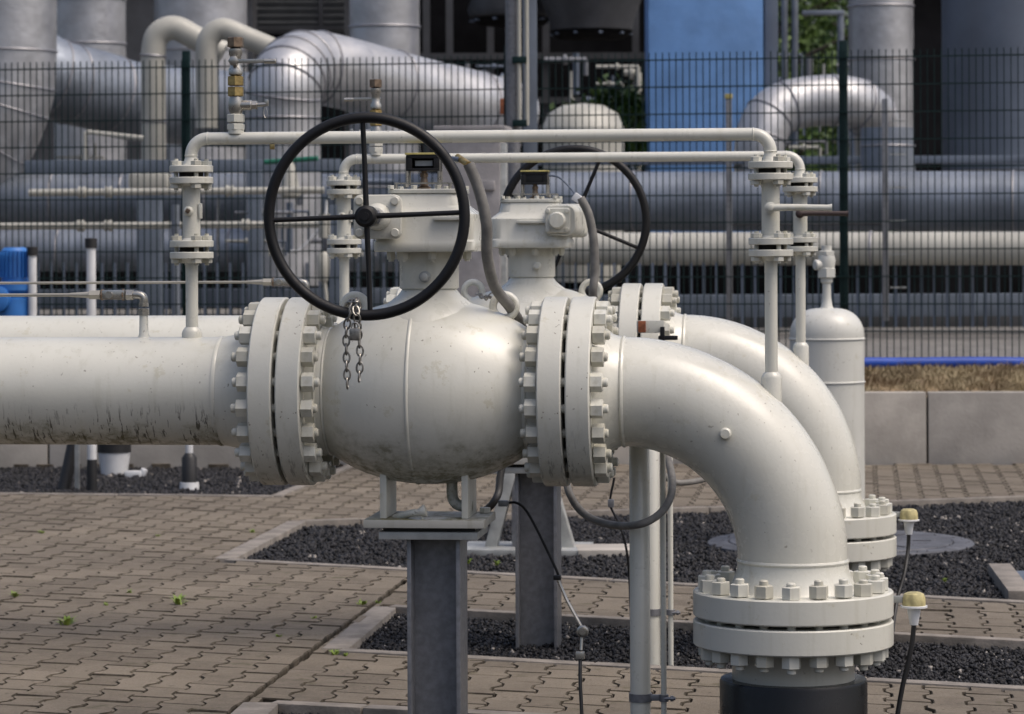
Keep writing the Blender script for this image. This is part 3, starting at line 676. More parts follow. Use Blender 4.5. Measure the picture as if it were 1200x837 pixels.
# ---- bypass
def small_flange(mm, x, z, r=.065): mm.lathe(ring_prof(z-.010, z+.010, r, .01, .002), 'Z', (x, 0, 0), 40)
ZB1, ZB2, ZT = 1.475-ZP, 1.697-ZP, 1.804-ZP; XL, XR = -.7117, 1.0025
def bypass_valve(loc, x, label, lever=None, col='paint'):
    t = thing('bypass_valve', label, 'valve', (loc[0]+x, loc[1], loc[2]), 'small bypass valves'); 
    for z in (ZB1-.017, ZB1+.017, ZB2-.017, ZB2+.017): s = MB(); small_flange(s, 0, z); s.build('flange', M['paint'], t)
    MB().lathe([(ZB1-.075, .0188), (ZB1-.04, .0188), (ZB1-.026, .030)], 'Z', (0, 0, 0), 24).build('neck', M['paint'], t)
    s = MB().lathe([(ZB1+.026, .033), (ZB1+.034, .0265), (ZB2-.034, .0265), (ZB2-.026, .033)], 'Z', (0, 0, 0), 28); s.build('body', M['paint'], t)
    for z in (ZB1, ZB2): MB().lathe([(z-.008, 0), (z-.008, .036), (z+.008, .036), (z+.008, 0)], 'Z', (0, 0, 0), 24).build('gasket', M['gap'], t)
    bm_ = MB(); r = .047; bm_.cyl((r, 0, -.047), (r, 0, .047), .007, 8); bm_.hex((r, 0, .027), (r, 0, .041), .029); bm_.hex((r, 0, -.041), (r, 0, -.027), .029)
    b0 = bm_.build('bolt', M['nut'], t); b0.location = (0, 0, ZB1); b0.rotation_euler = (0, 0, R(30))
    for z in (ZB1, ZB2):
        for k in range(4):
            if z == ZB1 and k == 0: continue
            put(b0, t, (0, 0, z), (0, 0, R(30+90*k)))
    zc = (ZB1+ZB2)/2+.003; s = MB().lathe([(0, .014), (.018, .014), (.024, .010)], (0, -1, 0), (-.002, -.022, zc), 16)
    s.build('stem', M['nut'], t)
    if lever:
        s = MB().lathe([(0, .017), (.010, .017), (.013, .012)], (0, -1, 0), (0, -.043, zc), 18); sgn = lever
        s.hex((0, -.055, zc), (0, -.066, zc), .017)
        s.tube([(0, -.05, zc), (sgn*.05, -.05, zc+.001), (sgn*.165, -.052, zc-.001), (sgn*.178, -.052, zc-.001)], [.012, .0105, .0095, .012], 10)
        s.build('lever', M[col], t)
    else:
        MB().box((0, -.050, zc), (.012, .012, .012), .001, Matrix.Rotation(R(30), 3, 'Y')).build('stem_square', M['bronze'], t); MB().box((.028, -.004, zc), (.007, .03, .045), .002).build('name_plate', M['paint'], t)
    return t
def bypass_pipe(loc, label):
    t = thing('bypass_pipe', label, 'pipe', loc, 'bypass pipes above the valves'); b = .05; r = .0185
    pts = [(XL, 0, ZB2+.03), (XL, 0, ZT-b)]+[(XL+b-b*math.cos(a), 0, ZT-b+b*math.sin(a)) for a in [math.pi/2*i/8 for i in range(1, 9)]]
    pts += [(XR-b+b*math.sin(a), 0, ZT-b+b*math.cos(a)) for a in [math.pi/2*i/8 for i in range(0, 9)]]+[(XR, 0, ZB2+.03)]
    MB().tube(pts, r, 24).build('tube', M['paint'], t)
    for x in (XL, XR): MB().lathe([(ZB2+.022, .032), (ZB2+.035, .022), (ZB2+.05, r)], 'Z', (x, 0, 0), 24).build('neck', M['paint'], t)
    for x in (XL, XR): MB().torus((x, 0, ZT-b), r, .002, 'Z', 24, 6).build('weld_bead', M['paint'], t)
    for x in (XL+b, XR-b): MB().torus((x, 0, ZT), r, .002, 'X', 24, 6).build('weld_bead', M['paint'], t)
    s = MB(); s.box((XL+.245, -.002, ZT-.026), (.014, .012, .016), .002); s.build('drain_nub', M['brass'], t)
    return t
def vent(loc, label, rz=0):
    t = thing('vent_valve', label, 'valve', loc, 'vent valve stacks on the bypass pipes', rz); z = ZT+.012 - ZT
    s = MB(); s.lathe([(z, .022), (z+.012, .022)], 'Z', (0, 0, 0), 20); s.hex((0, 0, z+.010), (0, 0, z+.028), .044); s.hex((0, 0, z+.031), (0, 0, z+.054), .044); s.build('socket', M['paint'], t)
    z1 = z+.054
    s = MB().lathe([(z1, .016), (z1+.012, .020), (z1+.030, .021), (z1+.048, .016)], 'Z', (0, 0, 0), 20); s.cyl((0, 0, z1+.024), (.045, 0, z1+.024), .014, 16, .002); s.build('tee', M['steel'], t)
    s = MB(); s.hex((.045, 0, z1+.024), (.060, 0, z1+.024), .022); s.cyl((.058, 0, z1+.024), (.085, 0, z1+.026), .006, 10); s.box((.086, 0, z1+.03), (.01, .01, .018), .002)
    s.tube([(.082, 0, z1+.02), (.088, -.003, z1+.005), (.084, -.004, z1-.012), (.078, -.002, z1), (.080, 0, z1+.02)], .0012, 6, 3); s.build('test_plug', M['steel'], t)
    z2 = z1+.048
    s = MB(); s.hex((0, 0, z2), (0, 0, z2+.026), .041, rot=.1); s.hex((0, 0, z2+.029), (0, 0, z2+.055), .041, rot=.1); s.build('brass_union', M['brass'], t)
    z3 = z2+.055
    s = MB().lathe([(z3, .012), (z3+.004, .019), (z3+.018, .020), (z3+.026, .015), (z3+.052, .015), (z3+.060, .019), (z3+.074, .018), (z3+.078, .012)], 'Z', (0, 0, 0), 20); s.build('valve_body', M['steel'], t)
    s = MB(); zl = z3+.04; s.hex((0, -.012, zl), (0, -.034, zl), .024); s.box((.055, -.030, zl-.001), (.09, .006, .011), .001); s.cyl((.085, -.03, zl-.002), (.118, -.03, zl-.002), .007, 10, .002); s.build('lever', M['steel'], t)
    s = MB(); s.hex((0, 0, z3+.078), (0, 0, z3+.106), .040); s.build('top_cap', M['bronze'], t)
    t.scale = (1.08, 1.08, 1.09)
    return t
bpA = bypass_pipe(P_A, 'nearer thin cream bypass pipe running across above the front valve')
v1 = bypass_valve(P_A, XL, 'small flanged valve under the left end of the nearer bypass pipe')
v2 = bypass_valve(P_A, XR, 'small flanged valve with cream lever under the right end of nearer bypass pipe', 1)
vnA = vent(P_A+Vector((-.5765, 0, ZT)), 'brass and steel vent valve stack standing on the nearer bypass pipe')
# support column
def support(loc, label):
    t = thing('support_column', label, 'support', (loc[0]+.020, loc[1]-.0, 0), 'steel columns carrying the valves'); top = ZP-.40
    s = MB()
    for sx in (-.072, .072): s.box((sx, 0, top/2-.05-.012), (.012, .17, top+.07), .001)
    s.box((0, 0, top/2-.05-.012), (.132, .009, top+.07), 0); s.build('beam_section', M['galv'], t)
    MB().box((-.01, 0, top-.014), (.29, .25, .022), .002).build('head_plate', M['galvl'], t)
    MB().box((-.01, .01, top+.0015), (.27, .22, .009), 0).build('slide_pad', M['rubber'], t)
    return t
scA = support(P_A, 'blue-grey steel column under the front valve, cut off by the bottom edge')
# rear line: copies
for o in list(bpy.data.objects):
    if o.parent: KID.setdefault(o.parent.name, []).append(o)
for o in bpy.data.objects: KID.setdefault(o.name, [])
off = P_B-P_A
spB = dup(spA, P_B+Vector((-.007, 0, 0)), label='rear cream pipe from the left, mostly hidden behind the front pipe')
bvB = dup(bvA, P_B, rz=math.pi, label='rear ball valve whose black handwheel stands behind it')
for c_ in bpy.data.objects:
    if c_.parent == bvB and c_.name.startswith('handwheel'): c_.rotation_euler = (0, R(-21), 0)
elB = dup(elA, P_B+Vector((.007, 0, 0)), label='rear cream pipe bend, half hidden behind the front bend')
brB = dup(brA, brA.location+off, label='black coated pipe rising below the rear bend flange')
bpB = dup(bpA, P_B, label='farther thin cream bypass pipe running across above the rear valve')
dup(v1, v1.location+off, label='small flanged valve under the left end of the farther bypass pipe, behind the handwheel')
bypass_valve(P_B, XR, 'small flanged valve with brown-black lever under the right end of farther bypass pipe', 1, 'lever_brown')
dup(vnA, P_B+Vector((-.588, 0, ZT)), rz=math.pi, label='vent valve stack on the farther bypass pipe, seen through the handwheel')
scB = dup(scA, scA.location+off, label='blue-grey steel column under the rear valve, standing in the middle gravel bed')

# bent tubing and lines to the left
# ---------------- hoses and cables
def cable(name, pts, r, mat, label, cat='hose', n=6, seg=12):
    m = MB().tube(pts, r, seg, n); return tag(m.build(name, M[mat], w=pts[0]), label, cat)
t = thing('conduit_hose', 'thick grey hose curving down from the front indicator and looping below the flange', 'hose', W(545, 190, 8.9)); w0 = t.location.copy()
d0 = 8.85
pts = [W(549, 192, d0), W(561, 222, d0), W(570, 262, d0), W(571, 300, d0+.03), W(580, 336, d0+.09), W(599, 362, d0+.17), W(612, 386, d0+.35), W(630, 440, 9.42), W(652, 500, 9.45), W(664, 545, 9.42), W(666, 575, 9.32), W(684, 602, 9.25), W(716, 615, 9.15), W(752, 614, 9.0), W(778, 597, 9.05), W(788, 570, 9.15), W(782, 535, 9.3), W(770, 500, 9.4)]
rs = [.0165]*37+[.0125]*0
sm = smooth(pts, 6); MB().tube(sm, [.0165 if i < 40 else max(.0115, .0165-.0005*(i-40)) for i in range(len(sm))], 14).build('hose', M['hose'], t, w=w0)
MB().cyl(W(536, 184, 8.9), W(549, 193, d0), .010, 12).build('sleeve', M['brass'], t, w=w0)
MB().tube([W(519, 187, 8.93), W(528, 186, 8.9), W(538, 187, 8.88)], .0075, 10, 3).build('gland', M['slate'], t, w=w0)
d0 = 11.3
t = thing('conduit_hose', 'short grey hose dropping from the rear gearbox into the lifting eye', 'hose', W(680, 232, d0)); w0 = t.location.copy()
MB().tube([W(680, 232, d0), W(690, 252, d0), W(696, 285, d0), W(697, 320, d0), W(695, 345, d0), W(700, 380, d0+.1)], .0165, 14, 6).build('hose', M['hose'], t, w=w0)
MB().box(W(676, 232, d0), (.03, .02, .03), .004, Matrix.Rotation(R(35), 3, 'Y')).build('gland', M['white'], t, w=w0)
MB().tube([W(643, 206, 11.4), W(655, 208, 11.38), W(668, 220, 11.35), W(676, 231, 11.3)], .0035, 8, 4).build('lead', M['slate'], t, w=w0)
cable('conduit_hose', [W(768, 530, 11.3), W(772, 548, 11.1), W(784, 562, 11.0), W(800, 566, 11.0), W(830, 560, 11.1), W(846, 545, 11.2)], .011, 'hose', 'grey hose loop hanging behind the vertical cream poles')
def earth(pts, label, d):
    t = thing('earth_cable', label, 'cable', pts[0]); w0 = t.location.copy(); k = len(pts)
    MB().tube(pts, .0042, 8, 4).build('wire', M['black'], t, w=w0)
    return t, w0
t, w0 = earth([W(592, 590, 9.2), W(607, 590, 9.18), W(622, 607, 9.15), W(652, 668, 9.1), W(654, 678, 9.1), W(664, 703, 9.1), W(682, 735, 9.05)], 'thin black earthing cable zigzagging down beside the front column with clamps', 9)
MB().tube([W(654, 680, 9.09), W(664, 703, 9.09), W(681, 734, 9.04)], .005, 8).build('lug', M['steel'], t, w=w0)
MB().tube([W(682, 742, 9.04), W(681, 762, 9.03)], .005, 8).build('lug', M['steel'], t, w=w0)
s = MB().torus(W(683, 740, 9.02), .013, .005, 'Y', 20, 8); s.lathe([(0, .010), (.012, .010)], (0, -1, 0), W(683, 740, 9.02), 14); s.build('ring_lug', M['steel'], t, w=w0)
MB().box(W(680, 768, 9.02), (.026, .02, .022), .003).build('clamp', M['steel'], t, w=w0)
MB().box(W(653, 677, 9.08), (.022, .02, .014), .003).build('clamp', M['black'], t, w=w0)
MB().box(W(590, 590, 9.16), (.03, .02, .018), .003).build('clamp', M['galv'], t, w=w0)
MB().tube([W(680, 772, 9.02), W(680, 800, 9.0), W(682, 850, 8.98), W(680, 905, 8.96)], .0055, 8, 4).build('wire', M['rubber'], t, w=w0)
t, w0 = earth([W(720, 560, 11.3), W(715, 585, 11.3), W(716, 595, 11.3), W(728, 620, 11.2), W(735, 650, 11.2), W(738, 690, 11.2), W(740, 752, 11.1)], 'thin dark earthing cable hanging under the rear flange beside the cream pole', 11)
MB().box(W(716, 590, 11.28), (.022, .02, .03), .004).build('clamp', M['galv'], t, w=w0)
cable('drain_hose', [W(566, 600, 11.2), W(576, 592, 11.1), W(584, 578, 11.1), W(586, 560, 11.2), W(590, 540, 11.3)], .014, 'rubber', 'black drain hose bent behind the front foot plate', 'hose')
s = MB().tube([W(463, 607, 9.0), W(480, 602, 8.95), W(494, 600, 8.93)], .011, 10, 3); s.lathe([(0, .012), (.012, .018), (.018, .018)], (1, 0, .25), W(492, 600, 8.93), 14); s.cyl(W(495, 601, 8.93), W(495, 609, 8.93), .004, 8)
tag(s.build('pipe_stub', M['paint'], w=W(463, 607, 9.0)), 'mossy bent pipe stub lying on the front foot plate', 'pipe')
# chain with padlock hanging from the front handwheel
dC = 8.50
def chain(pts):
    mm = MB(); q = smooth(pts, 8); L = 0; step = .0235; last = 0; acc = []
    for i in range(len(q)-1):
        seg = (q[i+1]-q[i]).length
        while L+seg > last:
            f_ = (last-L)/seg; acc.append((q[i].lerp(q[i+1], f_), (q[i+1]-q[i]).normalized())); last += step
        L += seg
    for i, (p, d) in enumerate(acc):
        a, e1, e2 = basis(d); ax = e1 if i % 2 else e2; b_ = ax.cross(d).normalized(); V = []; Fc = []
        for k in range(16):
            th = 2*math.pi*k/16; c = d*math.cos(th)*.0155 + b_*math.sin(th)*.0088; dr = (d*math.cos(th)+b_*math.sin(th)).normalized()
            for j in range(6):
                ph = 2*math.pi*j/6; V.append(p+c+dr*math.cos(ph)*.0029+ax*math.sin(ph)*.0029)
        for k in range(16):
            for j in range(6): Fc.append((k*6+j, ((k+1) % 16)*6+j, ((k+1) % 16)*6+(j+1) % 6, k*6+(j+1) % 6))
        mm.add(V, Fc)
    return mm
t = thing('chain', 'steel chain with small padlock hanging from the front handwheel rim', 'chain', W(415, 362, dC)); w0 = t.location.copy()
cc = chain([W(407, 449, dC), W(406, 415, dC), W(406, 385, dC), W(411, 366, dC-.01), W(417, 352, dC+.01), W(422, 362, dC+.03)]); c2 = chain([W(421, 441, dC), W(422, 415, dC), W(420, 390, dC), W(418, 370, dC-.02), W(416, 356, dC+.0)]); c3 = chain([W(417, 354, dC), W(409, 355, dC+.2), W(406, 362, dC+.4)]); cc.add(c2.V, c2.F); cc.add(c3.V, c3.F)
cc.build('links', M['chainm'], t, w=w0)
s = MB().box(W(416, 392, dC-.02), (.030, .016, .034), .004); pl = s.build('padlock', M['chainm'], t, w=w0)
c = W(416, 382, dC-.02); MB().torus(c, .009, .003, 'Y', 20, 8).build('shackle', M['steel'], pl, w=w0)
# small chain through the rear eye
t = chain([W(561, 345, 11.4), W(568, 349, 11.35), W(575, 347, 11.3), W(580, 344, 11.3)]).build('chain', M['chainm'], w=W(561, 345, 11.4)); tag(t, 'short length of chain hooked to the lifting eye behind the front valve', 'chain')
# cathodic bond caps
def bond(px, py, d, cab, label):
    c = W(px, py, d); t = thing('junction_cap', label, 'junction cap', c, 'yellowed caps with black cable'); w0 = c.copy()
    MB().lathe([(-.012, .034), (.012, .033), (.022, .029), (.027, .020), (.029, 0)], 'Z', (0, 0, 0), 28).build('cap', M['cap'], t)
    MB().lathe([(-.018, .030), (-.017, .039), (-.012, .039), (-.011, .034)], 'Z', (0, 0, 0), 28).build('rim', M['white'], t)
    MB().lathe([(-.017, .020), (-.03, .019), (-.068, .012), (-.069, 0)], 'Z', (.0, 0, 0), 20).build('cone', M['white'], t)
    s = MB().box((-.05, 0, .006), (.05, .012, .02), .002); s.box((-.072, 0, .0), (.012, .03, .05), .003); s.build('bracket', M['galvl'], t)
    MB().tube([Vector(c)+Vector((0, 0, -.06))]+cab, .0075, 10, 5).build('cable', M['rubber'], t, w=w0)
bond(1071, 705, 8.93, [W(1069, 752, 8.93), W(1064, 778, 8.93), W(1057, 808, 8.93), W(1050, 850, 8.93), W(1046, 890, 8.93)], 'lower yellowed cap with black cable beside the front flange')
bond(1065, 605, 11.4, [W(1064, 645, 11.4), W(1060, 672, 11.35), W(1052, 700, 11.3), W(1047, 730, 11.2), W(1045, 752, 11.1)], 'upper yellowed cap with black cable beside the rear flange')
# tag bracket on the rear flange
c = W(762, 383, 11.12); t = thing('flange_bracket', 'small rusty and white bracket clipped to the rear flange', 'bracket', c)
MB().box((-.03, 0, 0), (.028, .012, .042), .002).build('rusty_plate', M['rust'], t); MB().box((0, .004, .0), (.10, .006, .045), .002).build('plate', M['paint'], t)
s = MB().box((.045, -.012, -.025), (.016, .02, .05), .002); s.box((.065, -.01, -.04), (.07, .02, .016), .004); s.build('clip', M['black'], t)
# vertical poles
def pole(px, d, rr, y0, px2, r2, label, clamps):
    b = W(px, 600, d); b.z = 0; t = thing('conduit_pole', label, 'pole', b, 'cream poles under the bends'); z1 = W(px, y0, d).z
    MB().lathe([(-.1, rr), (z1-.01, rr), (z1, rr-.006)], 'Z', (0, 0, 0), 32).build('pole', M['paint'], t)
    q = W(px2, 600, d-.02); x = q.x-b.x; y = q.y-b.y
    MB().lathe([(-.1, r2), (z1+.05, r2)], 'Z', (x, y, 0), 20).build('conduit', M['paint'], t)
    for yc in clamps:
        z = W(px, yc, d).z; MB().lathe([(-.012, rr), (-.012, rr+.004), (.012, rr+.004), (.012, rr)], 'Z', (0, 0, z), 28).build('clamp_band', M['galv'], t); s = MB(); s.box((x*.55, y*.55-.0, z), (abs(x)*.9, .014, .018), .002); s.lathe([(-.010, r2), (-.010, r2+.006), (.010, r2+.006), (.010, r2)], 'Z', (x, y, z), 20); s.cyl((x+.0, y-.01, z), (x+.035, y-.01, z), .005, 8); s.hex((x+.02, y-.01, z), (x+.03, y-.01, z), .016)
        s.build('clamp', M['galv'], t)
pole(749.5, 9.15, .0305, 505, 777, .0085, 'thick cream pole with thin conduit standing just right of the front flange', (817,))
pole(764, 10.95, .0285, 525, 785.5, .0095, 'cream pole with thin conduit half hidden behind the thicker front pole', (717,))
# pressure vessel
d = 15.3; b = W(969.5, 500, d); b.z = 0; k = sc(d)
t = thing('pressure_vessel', 'upright pale grey cylindrical vessel with domed top behind the rear bend', 'tank', b); rv = 43.5*k; ztop = W(969, 361, d).z; zs = W(969, 393, d).z
pr = [(-.1, rv), (zs, rv)]+[(zs+(ztop-zs)*math.sin(a), .02+(rv-.02)*math.cos(a)**.75 if a < 1.57 else 0.02) for a in [math.pi/2*i/12 for i in range(1, 13)]]
MB().lathe(pr, 'Z', (0, 0, 0), 72).build('shell', M['vessel'], t)
for yy in (397, 447.5): MB().torus((0, 0, W(969, yy, d).z), rv, .006, 'Z', 72, 8).build('weld_seam', M['vessel'], t)
s = MB().lathe([(ztop-.01, .04), (ztop+.01, .028), (ztop+.05, .022), (ztop+.12, .021), (ztop+.13, .03), (ztop+.15, .03)], 'Z', (0, 0, 0), 24); s.hex((0, 0, ztop+.15), (0, 0, ztop+.20), .085); s.lathe([(ztop+.2, .04), (ztop+.235, .045), (ztop+.26, .04), (ztop+.27, .026), (ztop+.31, .026)], 'Z', (0, 0, 0), 20); s.hex((0, 0, ztop+.26), (0, 0, ztop+.285), .075); s.cyl((0, -.0, ztop+.215), (-.06, -.03, ztop+.215), .026, 16, .005); s.build('safety_fitting', M['vessel'], t)
# pillar
d = 19.7; b = W(556, 500, d); b.z = 0; k = sc(d); zt = W(556, 154, d).z
t = thing('concrete_pillar', 'pale weathered box pillar standing between the two valves', 'pillar', b)
MB().box((0, 0, zt/2), (70*k, .34, zt), .01).build('shaft', M['pillar'], t)
MB().box((0, 0, zt+.015), (84*k, .42, .03), .006).build('top_plate', M['pillar'], t)
s = MB(); s.box((37*k, -.10, zt/2-.03), (.05, .10, zt-.1), .004); s.build('edge_channel', M['galvl'], t)
s = MB()
for q in range(4): s.box((20*k, -.18, zt-.35-q*.34), (.10, .03, .06), .005)
s.build('brackets', M['pillar'], t)
# braced stand behind the rear column
d = 14.6; b = G(617, 648, GZ); t = thing('braced_stand', 'steel stand with two slanting braces on a pale base plate behind the rear column', 'stand', b); w0 = b.copy()
MB().box((0, 0, .02), (.62, .42, .03), .003).build('base_plate', M['galvl'], t)
MB().box((.0, .0, .43), (.13, .12, .8), .004).build('post', M['galv'], t)
for x0, x1 in ((-.17, -.06), (.21, .09)):
    s = MB(); a = Vector((x0, -.06, .03)); c = Vector((x1, -.06, .44)); dd = c-a; ang = math.atan2(dd.x, dd.z); mid = (a+c)/2
    s.box(tuple(mid), (.055, .012, dd.length), .002, Matrix.Rotation(ang, 3, 'Y')); s.box(tuple(mid+Vector((.025, .04, 0))), (.01, .09, dd.length), .001, Matrix.Rotation(ang, 3, 'Y')); s.build('brace', M['galvl'], t)
p = G(712, 650, GZ); tag(MB().box((0, 0, .012), (.30, .30, .05), .004, Matrix.Rotation(R(8), 3, 'Z')).build('stone_slab', M['concrete'], w=None), 'small brown stone slab lying in the gravel beside the pale base plate', 'slab').location = p

# ================================================================== BEHIND THE WALL: posts near the gravel strip
def marker(px, ytop, ybot, wpx, capmat, label, low=None, grp='marker posts in the back gravel strip'):
    b = G(px, ybot, GZ); d = (b-E).dot(fw); zt = W(px, ytop, d).z-b.z; r = wpx/2*sc(d)
    t = thing('marker_post', label, 'post', b, grp)
    MB().lathe([(0, r), (zt-.02, r), (zt-.02, r*.9)], 'Z', (0, 0, 0), 20).build('pole', M['white'], t)
    MB().lathe([(zt-.06, r*1.3), (zt-.004, r*1.3), (zt, r*1.1)], 'Z', (0, 0, 0), 20).build('cap', M[capmat], t)
    if low: MB().lathe([(0.0, r*low[1]), (low[0], r*low[1]), (low[0]+.03, r*1.02)], 'Z', (0, 0, 0), 20).build('sleeve', M['rubber'], t)
    return t
marker(108, 279, 577, 11, 'rubber', 'white post with black cap rising left of the small pipe elbow', (.17, 1.1))
marker(39, 289, 549, 10, 'rubber', 'white post with black cap beside the blue motor', (.2, 1.0))
t = marker(222, 420, 575, 9, 'rubber', 'short white post with black sleeve in the back gravel strip', (.20, 2.0)); MB().lathe([(-.005, .062), (.05, .058), (.052, .04)], 'Z', (0, 0, 0), 20).build('collar', M['white'], t)
b = G(134, 557, GZ); t = thing('cone_pedestal', 'white conical pedestal with black top in the back gravel strip', 'pedestal', b)
MB().lathe([(0, .085), (.15, .105)], 'Z', (0, 0, 0), 28).build('cone', M['white'], t); MB().lathe([(.15, .11), (.5, .11), (.51, .1)], 'Z', (0, 0, 0), 28).build('sleeve', M['rubber'], t)
b = G(78, 575, GZ); t = thing('leaning_pipe', 'black pipe leaning out of the back gravel beside the capped post', 'pipe', b)
MB().cyl((-.02, 0, 0), (.09, .1, .6), .038, 20, .004).build('pipe', M['rubber'], t); MB().box((.075, -.03, .22), (.03, .012, .46), .002).build('strap', M['galvl'], t)
b = G(157, 560, GZ); m = MB().box((0, 0, .02), (.11, .07, .05), .012); m.box((.06, 0, .03), (.04, .05, .06), .01, Matrix.Rotation(R(20), 3, 'Y')); o = m.build('rubble', M['white']); o.location = b; tag(o, 'small white rubble piece beside the white conical pedestal', 'rubble')
# blue motor
b = G(28, 548, GZ); d = (b-E).dot(fw); k = sc(d); t = thing('electric_motor', 'bright blue finned electric motor at the left edge above the pipe', 'motor', b)
x = -10*k; zt = W(18, 290, d).z-b.z
s = MB().lathe([(zt-56*k, 19*k), (zt-50*k, 24*k), (zt-42*k, 24*k), (zt-40*k, 16*k), (zt-37*k, 16*k), (zt-4*k, 16*k), (zt, 12*k)], 'Z', (x, 0, 0), 32)
for q in range(24): a = q*math.pi/12; s.box((x+math.cos(a)*17*k, math.sin(a)*17*k, zt-20*k), (.03, .006, 30*k), 0, Matrix.Rotation(a, 3, 'Z'))
s.build('housing', M['blue'], t)
s = MB().lathe([(zt-95*k, 14*k), (zt-90*k, 22*k), (zt-60*k, 22*k), (zt-56*k, 16*k)], 'Z', (x, 0, 0), 28); s.lathe([(-30*k, 10*k), (-28*k, 15*k), (18*k, 15*k), (20*k, 10*k)], 'Y', (x-14*k, 0, zt-60*k), 24); s.build('gear_case', M['blue'], t)
s = MB().cyl((.0, .12, 0), (.0, .12, zt-80*k), .04, 20); s.box((x/2, .06, zt-86*k), (.16, .16, .03), .003); s.box((0, .12, .02), (.26, .22, .03), .003); s.build('stand', M['slate'], t)

# ================================================================== PROCESS PLANT BEYOND THE FENCE
def bgpipe(name, pix, d, rpx, mat, label, cat='pipe', seams=(), flanges=(), n=0, group=None, ground=False):
    """pipe through pixel points at depth d (points may carry their own depth)"""
    P_ = [W(p[0], p[1], p[2] if len(p) > 2 else d) for p in pix]; r = rpx*sc(d)
    t = thing(name, label, cat, P_[0], group); w0 = P_[0].copy()
    q = smooth(P_, n) if n else P_
    MB().tube(q, r, 40).build('shell', M[mat], t, w=w0)
    for f_ in seams:
        i = f_*(len(q)-1); j = min(int(i), len(q)-2); p = q[j].lerp(q[j+1], i-j); MB().torus(p, r+.002, .012, tuple((q[j+1]-q[j]).normalized()), 40, 6).build('seam', M['seam'], t, w=w0)
    for f_ in flanges:
        i = f_*(len(q)-1); j = min(int(i), len(q)-2); p = q[j].lerp(q[j+1], i-j); a = (q[j+1]-q[j]).normalized(); MB().lathe([(-.03, r), (-.03, r*1.6), (-.008, r*1.6), (-.008, r*1.2), (.008, r*1.2), (.008, r*1.6), (.03, r*1.6), (.03, r)], tuple(a), p, 32).build('flange', M['bgcream'], t, w=w0)
    return t
def vcyl(name, px, y0, y1, d, rpx, mat, label, cat='column', seams=(), top=None, r2px=None):
    a = W(px, y1, d); zt = W(px, y0, d).z; zb = a.z; r = rpx*sc(d); t = thing(name, label, cat, (a.x, a.y, zb)); 
    MB().lathe([(0, (r2px or rpx)*sc(d)), (zt-zb, r)], 'Z', (0, 0, 0), 64).build('shell', M[mat], t)
    for yy in seams: MB().torus((0, 0, W(px, yy, d).z-zb), r+.004, .014, 'Z', 64, 6).build('seam', M['seam'], t)
    if top: MB().lathe([(zt-zb, r), (zt-zb+r*.35, r*.85), (zt-zb+r*.55, r*.5), (zt-zb+r*.6, 0)], 'Z', (0, 0, 0), 48).build('dome', M[mat], t)
    return t
GB = 385                                # foot line of things standing in the yard (pixel row near 30 m)
# far hall and dark frame
def slab(px0, px1, y0, y1, d, th, mat, name, label, cat, parts=None):
    a = W(px0, y1, d); b = W(px1, y1, d); z1 = W(px0, y0, d).z; c = (a+b)/2; wdt = (b-a).length; t = thing(name, label, cat, (c.x, c.y, a.z))
    RMc = Matrix.Rotation(YAW, 3, 'Z'); h = z1-a.z
    MB().box((0, 0, h/2), (wdt, th, h), 0, RMc).build('shell', M[mat], t); return t, wdt, h, RMc, Vector(t.location)
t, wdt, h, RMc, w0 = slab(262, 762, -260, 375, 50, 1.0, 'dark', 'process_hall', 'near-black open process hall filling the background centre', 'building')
k = 50/F
def hp(px, py, o=0): return W(px, py, 50-.6-o)
s = MB()
for q in range(9): s.box(hp(350, -28+q*8), (122*k, .06, .085), 0, RMc @ Matrix.Rotation(R(30), 3, 'X'))
s.build('louvre', M['louvre'], t, w=w0)
s = MB(); s.box(hp(350, 33), (128*k, .1, .07), 0, RMc); s.box(hp(376, 0), (5*k, .12, 1.2), 0, RMc); s.box(hp(289, 0), (5*k, .12, 1.2), 0, RMc); s.build('frame', M['dark2'], t, w=w0)
s = MB()
for x in (408, 500, 527, 575, 640, 745): s.box(hp(x, 80, .4), (8*k, .15, 5), 0, RMc)
for y in (150, 66, 118): s.box(hp(620, y, .5), (270*k, .15, .10), 0, RMc)
s.build('steel_frame', M['dark2'], t, w=w0)
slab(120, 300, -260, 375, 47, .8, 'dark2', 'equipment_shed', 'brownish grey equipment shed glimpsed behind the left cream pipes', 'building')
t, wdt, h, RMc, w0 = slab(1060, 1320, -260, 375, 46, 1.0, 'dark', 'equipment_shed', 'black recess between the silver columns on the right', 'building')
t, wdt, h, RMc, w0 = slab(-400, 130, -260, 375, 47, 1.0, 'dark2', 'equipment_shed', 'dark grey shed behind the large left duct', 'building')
# fan cowls
for px, py, d, r1, r2, hh, lab in ((693, 38, 46, 48, 62, 50, 'dark fan cowl hanging beside the blue tower'), (600, 22, 47, 50, 30, 34, 'black upturned fan cone left of the dark cowl')):
    a = W(px, py, d); kk = sc(d); t = thing('fan_cowl', lab, 'fan', a)
    MB().lathe([(0, r1*kk*.9), (.03, r1*kk), (hh*kk*.3, r1*kk*1.05), (hh*kk*1.6, r2*kk*1.2)], 'Z', (0, 0, 0), 40).build('cowl', M['dark2'], t)
    MB().lathe([(-.12, .12), (-.10, .5), (0, .62)], 'Z', (0, 0, 0), 30).build('hub', M['dark'], t)
    s = MB()
    for q in range(10): an = q*math.pi/5; s.box((math.cos(an)*r1*kk*.5, math.sin(an)*r1*kk*.5, -.03), (r1*kk, .05, .03), 0, Matrix.Rotation(an, 3, 'Z'))
    s.build('guard_spokes', M['slate'], t)
